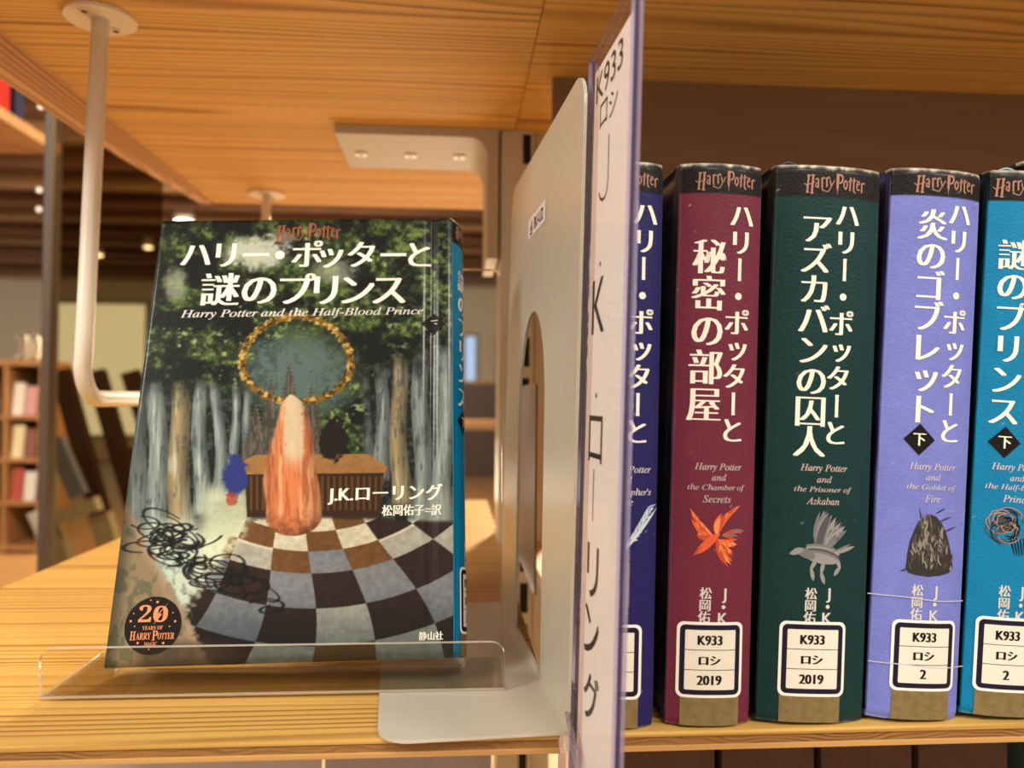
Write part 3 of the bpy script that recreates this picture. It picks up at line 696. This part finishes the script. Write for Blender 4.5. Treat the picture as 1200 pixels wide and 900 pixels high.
# ------------------------------------------------------------------ the face-out book
FW, FH, FT = 0.14695, 0.21323, 0.0300
HM = (2861.874372589957, 505.91790702721005, 120.9993372026019, -0.0432671071442349, -2210.5439256482873, 783.3066582463318, 0.1092755185104256, 0.9740653674301859, 1.0)
HMm = np.array(HM).reshape(3, 3); HI = np.linalg.inv(HMm)
def cov(x, y):
    p = HI@np.array([x, y, 1.0]); return p[0]/p[2], p[1]/p[2]
def covbox(x0, y0, x1, y1):
    a = cov(x0, (y0+y1)/2); b = cov(x1, (y0+y1)/2); c = cov((x0+x1)/2, y1); d = cov((x0+x1)/2, y0); return a[0], c[1], b[0], d[1]
def paint_cover(U, V):
    """a plain woodland picture: leaves above, pale trunks, a chequered floor that fans out below"""
    a = U*FW; b = V*FH; w = HMm[2, 0]*a+HMm[2, 1]*b+1
    X = (HMm[0, 0]*a+HMm[0, 1]*b+HMm[0, 2])/w; Y = (HMm[1, 0]*a+HMm[1, 1]*b+HMm[1, 2])/w
    n = fbm(X/26, Y/22, 3, 5); n2 = fbm(X/6, Y/5, 9, 4); n3 = fbm(X/60, Y/50, 21, 3)
    C = np.zeros(X.shape+(3,))+np.array([0.07, 0.085, 0.07])
    C = mixc(C, (0.22, 0.28, 0.15), sstep(0.40, 0.62, n)); C = mixc(C, (0.40, 0.47, 0.25), sstep(0.52, 0.70, n2)*sstep(0.40, 0.6, n)*0.85)
    C = mixc(C, (0.62, 0.68, 0.48), sstep(0.62, 0.78, n2)*sstep(0.5, 0.65, n3)*0.8); C = mixc(C, (0.05, 0.06, 0.055), sstep(0.52, 0.36, n2)*0.55)
    rt_ = sstep(430, 520, X); C = mixc(C, (0.42, 0.50, 0.27), rt_*sstep(0.42, 0.6, n2)*0.5*sstep(430, 380, Y))
    for cx, cy, rx, ry, k in ((300, 296, 42, 22, 0.85), (395, 318, 30, 16, 0.45), (206, 335, 16, 22, 0.5), (330, 280, 20, 10, 0.5)):
        d = ((X-cx)/rx)**2+((Y-cy)/ry)**2; C = mixc(C, (0.78, 0.80, 0.74), sstep(1.25, 0.1, d+(n2-0.5)*1.6)*k)
    # blue-green depth in the middle
    d = ((X-350)/78)**2+((Y-440)/62)**2; C = mixc(C, (0.24, 0.32, 0.31), sstep(1.1, 0.1, d+(n-0.5))*0.8); C = mixc(C, (0.45, 0.54, 0.53), sstep(0.9, 0.0, d+(n2-0.5)*2)*0.5)
    # trunks: pale upright stems with dark gaps
    st2 = fbm(X/3.0, Y/34, 37, 3); st3 = fbm(X/8, Y/14, 41, 3)
    zone = np.maximum(sstep(322, 292, X+(n-0.5)*24)*sstep(430, 475, Y+(n-0.5)*60-(X-160)*0.12), sstep(420, 440, X+(n-0.5)*16)*sstep(400, 455, Y+(n-0.5)*70+(X-470)*0.25))
    C = mixc(C, (0.09, 0.11, 0.11), zone*0.94); C = mixc(C, (0.28, 0.33, 0.32), zone*sstep(0.5, 0.66, n2)*0.6)
    for k, (tx, tw, lean, base) in enumerate(((160, 15, -0.05, 700), (184, 15, 0.02, 645), (211, 15, 0.03, 625), (236, 11, 0.0, 600), (257, 9, 0.02, 585), (275, 7, 0.0, 565), (293, 7, 0.02, 560), (430, 8, -0.02, 545), (449, 11, 0.02, 560), (471, 13, 0.03, 590), (496, 14, 0.0, 620), (521, 13, -0.03, 690))):
        xc = tx+(Y-540)*lean+3*np.sin(Y*0.035+k*2); wd = tw*(0.8+0.35*np.clip((Y-440)/200, 0, 1.2)+0.25*sstep(base-45, base, Y))
        d = (X-xc)/wd; mm = sstep(0.92, 0.80, np.abs(d)+(st3-0.5)*0.22)*zone*sstep(base+8, base-4, Y)
        tone = np.array((0.46, 0.51, 0.50)) if k not in (2, 9) else np.array((0.56, 0.50, 0.37))
        T_ = np.zeros(C.shape)+tone; T_ = mixc(T_, (0.70, 0.73, 0.68), sstep(0.55, 0.75, st2)*0.6); T_ = mixc(T_, (0.24, 0.29, 0.30), sstep(0.46, 0.30, 0.5*st2+0.5*st3)*0.7); T_ = T_*(1.12-0.55*np.clip(np.abs(d+0.25), 0, 1.2)[..., None])
        C = C*(1-mm[..., None])+T_*mm[..., None]
    # clearing on the left, pale ground
    g = sstep(590, 640, Y+(n-0.5)*30)*sstep(330, 290, X-(Y-600)*0.15)*sstep(150, 185, X); C = mixc(C, (0.80, 0.85, 0.77), g*0.9); C = mixc(C, (0.45, 0.52, 0.48), g*sstep(0.5, 0.68, n2)*0.7)
    g = sstep(560, 585, Y)*sstep(300, 285, X)*sstep(225, 250, X); C = mixc(C, (0.82, 0.84, 0.70), g*0.75)
    g = sstep(560, 590, Y)*sstep(480, 510, X)*sstep(560, 520, X); C = mixc(C, (0.62, 0.66, 0.60), g*0.6)
    # dark conifers in the middle distance
    for cx, top, bot, hw in ((340, 418, 560, 24), (318, 440, 560, 26), (300, 470, 560, 24), (366, 450, 545, 20)):
        t = (Y-top)/(bot-top); mm = (t > 0) & (t < 1) & (np.abs(X-cx) < hw*t+1.5*np.sin(Y*1.3)); C = mixc(C, (0.27, 0.25, 0.22), mm*(0.75+0.2*n2)); C = mixc(C, (0.42, 0.39, 0.34), mm*sstep(0.5, 0.62, fbm(X/2.2, Y/9, 61, 2))*0.7)
    # a loose round wreath of golden leaves
    ex = (X-348)/64; ey = (Y-422)/50; rr = np.sqrt(ex**2+ey**2); an = np.arctan2(ey, ex)
    wv = np.abs(rr-1-0.02*np.sin(an*3))*56; lf = 4.2+1.6*np.sin(an*34)*np.cos(an*13)
    mm = sstep(lf+0.8, lf-0.8, wv); C = mixc(C, (0.47, 0.36, 0.13), mm); C = mixc(C, (0.76, 0.63, 0.33), mm*sstep(0.5, 0.62, fbm(X/4, Y/4, 71, 3))); C = mixc(C, (0.2, 0.14, 0.05), mm*sstep(0.5, 0.35, fbm(X/4, Y/4, 77, 3))*0.8)
    # low wooden bench
    mm = inpoly(X, Y, [(287, 548), (452, 545), (446, 606), (290, 606)]); C = mixc(C, (0.21, 0.13, 0.08), mm); C = mixc(C, (0.55, 0.38, 0.18), mm*(np.sin(X*0.9) > 0.35)*(Y > 558)*(Y < 598)*0.45)
    mm = inpoly(X, Y, [(286, 540), (300, 533), (432, 532), (456, 548), (452, 554), (287, 556)]); C = mixc(C, (0.60, 0.43, 0.24), mm*(0.8+0.3*n2))
    # chequered floor
    cx, cy = 365.0, 489.0; dx = X-cx; dy = Y-cy
    rad = np.sqrt((dx*0.80)**2+dy**2); ang = np.arctan2(dx, np.maximum(dy, 1e-3)); rb = np.array([112, 116, 134, 157, 183, 224, 268, 320]); ring = np.searchsorted(rb, rad)
    ang = ang+0.05*np.sin(rad*0.02); cell = np.floor((ang+0.02)/0.262).astype(int)
    par = (ring+cell) % 2; rs = np.random.RandomState(4); tt = rs.rand(16, 64); hsh = tt[ring % 16, (cell+32) % 64]
    dark = np.where((hsh > 0.65)[..., None], np.array([0.40, 0.27, 0.15]), np.array([0.17, 0.12, 0.105])); light = np.where((hsh > 0.45)[..., None], np.array([0.62, 0.61, 0.56]), np.array([0.45, 0.46, 0.48]))
    light = np.where(((rad < 160) & (hsh > 0.3))[..., None], np.array([0.76, 0.73, 0.63]), light)
    F_ = np.where((par == 0)[..., None], light, dark); F_ = F_*(0.86+0.28*n2[..., None])
    low = sstep(680, 770, Y)[..., None]*0.45; F_ = F_*(1-low*np.array([1, 0.85, 0.75]))
    lim = 300-(Y-606)*0.75
    fm = sstep(603, 609, Y-0.03*np.abs(X-365))*sstep(-14, 10, X-lim+(n2-0.5)*30); C = C*(1-fm[..., None])+F_*fm[..., None]
    # tall flame-shaped autumn bush
    t = (Y-462)/(628-462); hw = (6+27*np.clip(t*1.6, 0, 1)**0.6)*np.sqrt(np.clip(1-np.clip((t-0.86)/0.14, 0, 1)**2, 0.0001, 1))*np.sqrt(np.clip(t/0.06, 0.0001, 1)); mm = (t > 0)*(t < 1)*sstep(hw+1.5, hw-1.5, np.abs(X-343+2*np.sin(Y*0.06))); 
    B_ = mixc(np.zeros(C.shape)+np.array([0.78, 0.46, 0.29]), (0.90, 0.66, 0.47), sstep(0.45, 0.7, fbm(X/5, Y/40, 83, 3))*0.8); B_ = mixc(B_, (0.58, 0.30, 0.18), sstep(0.48, 0.3, fbm(X/4, Y/30, 87, 3))*0.6)
    B_ = mixc(B_, (0.46, 0.26, 0.16), sstep(592, 628, Y)*(0.35+0.6*sstep(0.42, 0.6, n2))); B_ = B_*(1.05-0.3*np.clip(np.abs(X-340)/hw, 0, 1.1)**2)[..., None]
    B_ = mixc(B_, (0.80, 0.76, 0.64), sstep(15, 7, np.abs(X-345)+(n2-0.5)*8)*sstep(556, 525, Y)*0.85); C = C*(1-mm[..., None])+B_*mm[..., None]
    # blue flowers, dark shrub
    d = ((X-276)/16)**2+((Y-558)/26)**2; C = mixc(C, (0.16, 0.20, 0.46), sstep(1.1, 0.6, d+(n2-0.5)*1.3)); C = mixc(C, (0.60, 0.2, 0.16), sstep(1.1, 0.5, ((X-272)/8)**2+((Y-584)/9)**2+(n2-0.5)*2)*0.7)
    d = ((X-391)/17)**2+((Y-514)/27)**2; C = mixc(C, (0.11, 0.09, 0.085), sstep(1.1, 0.7, d+(n2-0.5)*1.2))
    # rock at the lower left and tangled briars
    lim = 150+np.clip(Y-590, 0, 300)**1.05*0.40; mm = sstep(5, -5, X-lim+(n2-0.5)*16)*sstep(575, 600, Y); C = mixc(C, (0.53, 0.46, 0.35), mm); C = mixc(C, (0.36, 0.36, 0.28), mm*sstep(0.48, 0.6, fbm(X/9, Y/16, 91, 3))*0.8); C = mixc(C, (0.68, 0.56, 0.46), mm*sstep(-16, -3, X-lim)*0.6)
    mm = sstep(745, 760, Y)*sstep(300, 240, X)*sstep(150, 175, X); C = mixc(C, (0.24, 0.2, 0.17), mm*0.7)
    rs = np.random.RandomState(12)
    for k in range(46):
        t = rs.rand(); px = 180+t*130+rs.uniform(-18, 18); py = 628+t*70+rs.uniform(-22, 22); rx = rs.uniform(10, 34); ry = rx*rs.uniform(0.25, 0.5); th = rs.uniform(-0.3, 0.5)
        c_, s_ = math.cos(th), math.sin(th); ux = ((X-px)*c_+(Y-py)*s_)/rx; uy = (-(X-px)*s_+(Y-py)*c_)/ry; d = np.abs(np.sqrt(ux**2+uy**2)-1)*ry
        arc_ = (np.arctan2(uy, ux)+rs.uniform(-3, 3)) % (2*math.pi) < 4.6
        C = mixc(C, (0.07, 0.07, 0.07), sstep(1.1, 0.35, d)*arc_*0.85)
    for k in range(6):   # dark leaf sprays on the right
        px, py = 440+k*9+rs.uniform(-4, 4), 398+k*1.5+rs.uniform(-10, 12); C = mixc(C, (0.07, 0.085, 0.07), sstep(1.1, 0.7, ((X-px)/11)**2+((Y-py-(X-px)*0.3)/4)**2))
    C = mixc(C, (0.05, 0.055, 0.05), sstep(8, 0, np.minimum(U*FW, (1-V)*FH)*1000)*0.45)
    return np.clip(C, 0, 1)
fb = make_book('book', 'glossy woodland-cover hardback displayed face-out on the clear stand', FT, FH, FW, 0.0045, h('0a78a6'), 0.935, h('123a4a'), None, paint_cover, 77)
O = Vector((-0.1457, 0.0511, 0.0101)); Ux = (Vector((0.0011, 0.0457, 0.0139))-O).normalized(); Vz = (Vector((-0.1485, 0.1163, 0.2131))-O).normalized()
Nn = Ux.cross(Vz).normalized(); Ux = Vz.cross(Nn).normalized()
Mb = Matrix.Identity(4)
ax, ay, az = -Nn, -Ux, Vz
for i in range(3): Mb[i][0] = ax[i]; Mb[i][1] = ay[i]; Mb[i][2] = az[i]
# O is the fore-edge bottom corner: local (0, FW, 0)
Mb.translation = O-ay*FW
fb.matrix_world = Mb
def cover_S(u, v, l):
    yy = FW-u; gr = math.exp(-((yy-0.0105)/0.0026)**2)*0.0013+math.exp(-(yy/0.0016)**2)*0.0005
    return (gr-0.00010-l, yy, v)
s = Sheet(); CW = CREAM
logo(s, *covbox(322, 261, 399, 285), COPD, 0)
def fitrow(text, x0, y0, x1, y1, m, lift, bold, offset=0.0, cells=None):
    u0, v0, u1, v1 = covbox(x0, y0, x1, y1); s.fit(text, u0, v0, u1, v1, m, lift, bold, offset)
def rowglyphs(text, xs, yc, size_px, m, bold, asp=1.0):
    """horizontal setting with measured centres"""
    ref, _ = glyph('国'); c0 = (ref.min(0)+ref.max(0))/2; szr = (ref.max(0)-ref.min(0)).max()
    for ch, x in zip(text, xs):
        V, F = glyph(ch, -0.009); cu, cv = cov(x, yc); k = size_px/2.48/1000; Q = (V-((V.min(0)+V.max(0))/2 if ch in 'ー・' else c0))/szr*k; Q[:, 0] *= asp
        if ch == '・': Q *= 1.5
        for q_, dx in enumerate((-bold, 0, bold) if ch not in 'ー・' else (0,)): s.add(Q+np.array([cu+dx*k, cv]), F, m, 0.00002+q_*8e-6)
        if ch == 'ー': s.add(Q+np.array([cu, cv+0.0004]), F, m, 0.00003)
rowglyphs('ハリー・ポッターと', [230, 265, 300, 328, 360, 388, 424, 461, 491], 299, 36, CW, 0.042)
rowglyphs('謎のプリンス', [258, 304, 346, 382, 418, 456], 340, 42, CW, 0.042)
u0, v0, u1, v1 = covbox(212, 361, 496, 373); s.fit(italic('Harry Potter and the Half-Blood Prince'), u0, v0, u1, v1, GREYW, 0.00002, bold=0.015)
fitrow('J.K.ローリング', 385, 568, 518, 590, CW, 0.00002, 0.035)
fitrow('松岡佑子=訳', 448, 591, 517, 604, CW, 0.00002, 0.03)
fitrow('静山社', 491, 740, 519, 750, CW, 0.00002, 0.03)
c_ = cov(508, 379); r_ = 0.0058; s.poly([(c_[0]-r_, c_[1]), (c_[0], c_[1]-r_), (c_[0]+r_, c_[1]), (c_[0], c_[1]+r_)], BLK, 0.00002); s.fit('下', c_[0]-0.002, c_[1]-0.002, c_[0]+0.002, c_[1]+0.002, GREYW, 0.00004)
s.build('cover_lettering', cover_S, fb, 0.002)
bd = Sheet(); cc = cov(179.5, 733); rb_ = 0.0119; BADGE = mat('badge_black', '17100d', 0.35, coat=0.1, spec=0.15); FOIL = mat('copper_foil', 'e08a5c', 0.35)
bd.disc(cc, rb_, BADGE, 0.00012, 64)
def bfit(t, x0, y0, x1, y1, bold=0.0): u0, v0, u1, v1 = covbox(x0, y0, x1, y1); bd.fit(t, u0, v0, u1, v1, FOIL, 0.00016, bold)
bfit(serif('2'), 163, 709, 178, 729); bfit(serif('0'), 180, 710, 197, 729)
P_ = lambda x, y: cov(x, y)
bd.poly([P_(198, 706), (P_(187, 719.5)), (P_(190.5, 719.5)), P_(180, 732), P_(186, 721.5), P_(184, 721)], FOIL, 0.00018)
bfit(serif('YEARS OF'), 167, 733.5, 191, 738); bfit(serif('H'), 152.5, 740, 159, 750.5); bfit(serif('ARRY'), 159.5, 741.5, 177, 749.5); bfit(serif('P'), 178.5, 739, 185, 750.5); bfit(serif('OTTER'), 185, 741.5, 204.5, 749)
bfit(serif('MAGIC'), 169, 752.5, 184, 756.5)
for x, y, r_ in ((153.5, 728, 0.0005), (205.5, 728, 0.0005), (185, 705.5, 0.00055), (177, 703.5, 0.0003), (157, 719, 0.0003), (203, 718, 0.0003), (161.5, 753.5, 0.0005), (191.5, 753.5, 0.0005), (158, 734, 0.0003), (199, 734, 0.0003), (174.5, 761, 0.0003)): bd.disc(P_(x, y), r_, FOIL, 0.00016, 12)
bd.build('anniversary_badge', cover_S, fb, 0.004)
# its spine
lay = Lay(((1147, 209), (1262, 208), (1110, 846), (1224, 850)), FT, FH); S = spine_S(FT, FH, 0.0045)
spine_print(lay, S, fb, (1151, 216, 1225, 243), ((1212, 256), (1194, 540)), ('謎のプリンス', (1175, 292), (1158, 512), 0.9, 0.0116), (1160.5, 529.5), [], PALEB, (1180, 705, 1160, 703), None)
sticker(lay, S, fb, (1129, 732), (1202, 733), (1122, 817), (1196, 820), ('K933', 'ロシ', '2'), None, (1124, 1190))

# ------------------------------------------------------------------ things on the lower shelf
bw = mat('brown_cloth', '5c4030', 0.8, var=0.15, vscale=60); bw2 = mat('teal_cloth', '4c6a66', 0.8)
def low_book(label, x0, x1, y, z1, m, rot=0):
    e = empty('book', (x0, y, -0.3624), (0, R(rot), 0)); tag(e, label, 'book')
    T = x1-x0; H = z1+0.3624
    bm = bmesh.new(); prism(bm, [(0, 0.002), (T*0.2, -0.001), (T*0.5, -0.002), (T*0.8, -0.001), (T, 0.002), (T, 0.006), (0, 0.006)], 2, 0, H); bobj('spine', bm, m, e)
    boxo('front_cover', 0, 0.0025, 0.0065, 0.18, 0, H, m, e); boxo('back_cover', T-0.0025, T, 0.0065, 0.18, 0, H, m, e); boxo('page_block', 0.003, T-0.003, 0.007, 0.176, 0.003, H-0.003, paper, e)
    return e
nm = ['first', 'second', 'third', 'fourth', 'fifth', 'sixth', 'seventh', 'eighth']
for k in range(8):
    x0 = 0.085+k*0.052+(0.012 if k > 3 else 0)
    low_book('brown book on the lower shelf, %s from the acrylic sign' % nm[k] if k != 4 else 'grey-green book among brown ones on the lower shelf', x0, x0+0.048, 0.10, -0.045, bw if k != 4 else bw2)
pm = empty('magazine', (-0.27, 0.16, -0.3622), (R(-10), 0, 0)); tag(pm, 'pale lilac magazine standing on the lower shelf under the face-out book', 'magazine')
boxo('cover', 0, 0.19, 0, 0.003, 0, 0.32, mat('lilac_print', 'c9bcb8', 0.5, var=0.1, vscale=20), pm); boxo('page_block', 0.002, 0.188, 0.0032, 0.007, 0.002, 0.318, paper, pm)
pm = empty('magazine', (-0.06, 0.16, -0.3622), (R(-10), 0, 0)); tag(pm, 'pale grey magazine standing on the lower shelf below the bookend', 'magazine')
boxo('cover', -0.018, 0.085, 0, 0.003, 0, 0.32, mat('grey_print', 'b8a8a4', 0.5, var=0.1, vscale=20), pm); boxo('page_block', -0.016, 0.083, 0.0032, 0.007, 0.002, 0.318, paper, pm)

# ------------------------------------------------------------------ the library beyond
FLZ = -0.80; CLZ = 1.9
tag(boxo('floor', -9, 4, -3, 11.6, FLZ-0.05, FLZ, wd_room), kind='structure')
wallm = mat('pale_wall_paint', 'c9bca6', 0.85)
tag(boxo('wall_back', -9, 4, 11.5, 11.6, FLZ, CLZ, wallm), kind='structure')
bm = bmesh.new(); box(bm, -9, 4, 1.2, 11.6, CLZ, CLZ+0.05)
for k in range(14):
    y = 3.2+k*0.6; box(bm, -9, 4, y, y+0.10, CLZ-0.13, CLZ, mi=k % 2)
tag(bobj('ceiling', bm, [mat('dark_timber', '6b4426', 0.7, var=0.2, vscale=3), mat('pale_timber', '8f6c48', 0.7)]), kind='structure')
def window(nm, x0, x1, z0, z1, col, e_):
    w = tag(boxo(nm, x0, x1, 11.47, 11.50, z0, z1, mat(nm+'_frame', '9a907c', 0.6)), kind='structure')
    boxo('pane', x0+0.06, x1-0.06, 11.455, 11.468, z0+0.06, z1-0.06, mat(nm+'_daylight', col, 0.5, emit=e_), w)
window('window_1', -5.75, -4.42, -0.5, 1.50, 'eef0dc', 1.25); window('window_2', 0.10, 0.36, 0.2, 1.1, '9fc0f0', 0.8); window('window_3', 0.60, 0.86, 0.2, 1.1, '9fc0f0', 0.8)
lampm = mat('lamp_glow', 'fff4dc', 0.5, emit=9)
for k, (x, y, lb) in enumerate(((-2.52, 7.2, 'bright round ceiling light just left of the face-out book'), (-4.15, 9.1, 'bright round ceiling light behind the hanging rod'), (-3.35, 8.55, 'small round ceiling light beside the top corner of the face-out book'))):
    e = empty('ceiling_light', (x, y, CLZ-0.13 if False else CLZ)); tag(e, lb, 'ceiling light')
    r_ = 0.085 if k < 2 else 0.045
    bm = bmesh.new(); cyl(bm, (0, 0), r_, -0.155, 0.0, 24); bobj('housing', bm, steel_w, e)
    bm = bmesh.new(); cyl(bm, (0, 0), r_*0.9, -0.165, -0.156, 24); bobj('diffuser', bm, lampm, e)
# glass screen with a dark post at the end of the bay
gs = empty('glass_screen', (-0.5430, 0.80, FLZ)); tag(gs, 'smoked glass screen with dark metal post beyond the left end of the shelf', 'screen')
boxo('post', -0.0080, 0.0030, 0, 0.012, 0, 2.4, dark_steel, gs, 0.002)
boxo('pane', 0.0035, 0.1440, 0.003, 0.009, 0.02, 2.4, acrylic('smoked_glass', 'cabfa8', 0.0005), gs)
for z in (0.510, 0.398, 0.372):
    bm = bmesh.new(); cyl(bm, (-0.0125, z-FLZ), 0.0042, -0.002, 0.001, 20)
    for v in bm.verts: v.co = (v.co.x, v.co.z, v.co.y)
    bobj('bolt', bm, steel_w, gs)
# neighbouring bookshelf, upper left
nb_ = empty('wall_bookshelf', (-1.05, 0.95, FLZ)); tag(nb_, 'wooden bookshelf at the upper left holding a red and a navy book', 'bookshelf')
zs = 0.69-FLZ
boxo('shelf', 0, 0.155, 0, 0.60, zs-0.022, zs, wd_room, nb_); boxo('shelf', 0, 0.155, 0, 0.60, zs+0.36, zs+0.382, wd_room, nb_)
for y in (-0.02, 0.60): boxo('upright', 0.13, 0.15, y, y+0.02, 0, zs+0.40, dark_steel, nb_)
boxo('back', -0.012, 0, 0, 0.60, zs-0.05, zs+0.40, mat('brown_back', '8a6038', 0.7), nb_)
def side_book(label, y, T, H, c):
    e = empty('book', (-0.9, y, 0.69+0.0005)); tag(e, label, 'book')
    m = mat(c[0], c[1], 0.85, spec=0.1); boxo('cover', -0.145, 0, 0, T, 0, H, m, e, 0.002); boxo('page_block', -0.150, -0.1452, 0.003, T-0.003, 0.003, H-0.003, paper, e)
side_book('red book standing on the shelf at the upper left corner', 1.300, 0.058, 0.21, ('red_cloth', '98241c')); side_book('navy book standing beside the red one at the upper left', 1.376, 0.036, 0.17, ('navy_cloth', '28283c'))
# low bookcase with face-out books and numbered sign
bc = empty('bookcase', (-3.15, 4.5, FLZ)); tag(bc, 'light wooden bookcase far off at the left edge, full of face-out books', 'bookcase')
Hc = 0.325-FLZ; Wc = 0.75
boxo('top', 0, Wc, 0, 0.35, Hc-0.03, Hc, wd_room, bc)
for z in (0.02, 0.28, 0.53, 0.78): boxo('shelf', 0.02, Wc-0.02, 0, 0.35, z, z+0.025, wd_room, bc)
for x in (0, 0.30, 0.53, Wc-0.02): boxo('upright', x, x+0.02, 0.002, 0.348, 0, Hc-0.031, wd_room, bc)
boxo('back', 0.021, Wc-0.021, 0.34, 0.349, 0.02, Hc-0.031, mat('case_back', 'a8886a', 0.8), bc)
cl = [('c8382c', 'red'), ('e8e0d4', 'white'), ('d8a0a0', 'pink'), ('5c7a4a', 'green'), ('e6d8b0', 'cream'), ('8a5a4a', 'brown'), ('c4b4b0', 'grey'), ('b0503c', 'rust'), ('e0dcd8', 'pearl')]
i_ = 0
for rz, rw in ((0.805, 'top'), (0.555, 'second'), (0.305, 'third')):
    for cx, side in ((0.425, 'left'), (0.60, 'middle'), (0.672, 'right')):
        c = cl[i_ % len(cl)]; i_ += 1
        e = empty('book', (-3.15+cx-(0.05 if side == 'left' else 0.03), 4.52, FLZ+rz+0.0005), (R(-8), 0, 0)); tag(e, '%s face-out book on the %s shelf of the distant bookcase' % (c[1], rw), 'book')
        w = 0.10 if side == 'left' else 0.062
        boxo('cover', 0, w, 0, 0.012, 0, 0.17+0.01*(i_ % 3), mat('jacket_'+c[1], c[0], 0.5), e); boxo('page_block', 0.003, w-0.003, 0.0122, 0.02, 0.003, 0.165, paper, e)
sn = Sheet(); sn.fit('30', -0.12, 0.0, 0.0, 0.15, mat('sign_cream', 'e8d8bc', 0.5), 0, bold=0.04)
so = empty('number_sign', (-2.455, 4.56, 0.3255)); tag(so, 'cream number thirty sign standing on top of the distant bookcase', 'number sign')
d_ = sn.build('digits', lambda u, v, l: (u, 0, v), so); md = d_.modifiers.new('depth', 'SOLIDIFY'); md.thickness = 0.02
# slanting dark wooden chairs stacked against a rail
rk = empty('display_rack', (-1.10, 2.2, FLZ)); tag(rk, 'dark slanted plank rack on pale legs behind the hanging rod', 'rack')
def plank(nm, a, b, w, th, m, y=0.0):
    a = Vector((a[0]+1.10, y, a[1]-FLZ)); b = Vector((b[0]+1.10, y, b[1]-FLZ)); d = (b-a).normalized(); p = Vector((d.z, 0, -d.x))
    bm = bmesh.new(); vs_ = [bm.verts.new(q+s1*p*w/2+Vector((0, s2*th/2, 0))) for q in (a, b) for s1, s2 in ((-1, -1), (1, -1), (1, 1), (-1, 1))]
    for f in ((0, 1, 2, 3), (7, 6, 5, 4), (0, 4, 5, 1), (1, 5, 6, 2), (2, 6, 7, 3), (3, 7, 4, 0)): bm.faces.new([vs_[i] for i in f])
    bobj(nm, bm, m, rk)
for k, (xa, xb) in enumerate(((-1.195, -1.02), (-1.115, -0.93), (-1.030, -0.83))): plank('plank', (xa, 0.200), (xb, -0.42), 0.050, 0.04, wd_dark, 0.05*k)
plank('crossbar', (-1.10, -0.10), (-0.6, -0.09), 0.10, 0.03, wd_dark, 0.20)
pl = mat('pale_leg', 'b0a890', 0.6); plank('leg', (-1.20, -0.10), (-1.20, FLZ), 0.040, 0.04, pl, -0.05); plank('leg', (-1.17, -0.20), (-0.98, -0.62), 0.055, 0.04, pl, -0.16); plank('leg', (-1.02, -0.22), (-0.92, -0.55), 0.055, 0.04, pl, -0.12)
plank('rail', (-1.16, -0.24), (-1.00, -0.18), 0.04, 0.04, pl, -0.18)
plank('cushion', (-1.13, 0.0), (-1.06, -0.16), 0.045, 0.03, mat('slate_cloth', '6a7080', 0.7), -0.165)
# table beyond, seen through the clear stand
tb = empty('reading_table', (-0.15, 4.4, FLZ)); tag(tb, 'brown wooden table far behind the clear stand', 'table')
boxo('tabletop', 0, 1.2, 0, 0.7, 0.74, 0.78, wd_room, tb)
for x in (0.03, 1.12):
    for y in (0.03, 0.62): boxo('leg', x, x+0.05, y, y+0.05, 0, 0.739, wd_dark, tb)
cs = empty('low_cabinet', (-0.3, 9.0, FLZ)); tag(cs, 'dark low cabinet against the distant pale wall', 'cabinet')
boxo('body', 0, 2.2, 0, 0.5, 0.05, 1.10, wd_dark, cs); boxo('top', -0.02, 2.22, -0.02, 0.52, 1.101, 1.13, wd_room, cs); boxo('plinth', 0.03, 2.17, 0.03, 0.47, 0, 0.049, wd_dark, cs)

bpy.data.objects.remove(_to); bpy.data.curves.remove(_tc)
for o in list(COL.objects):
    if o.type == 'EMPTY' and not o.children: bpy.data.objects.remove(o)
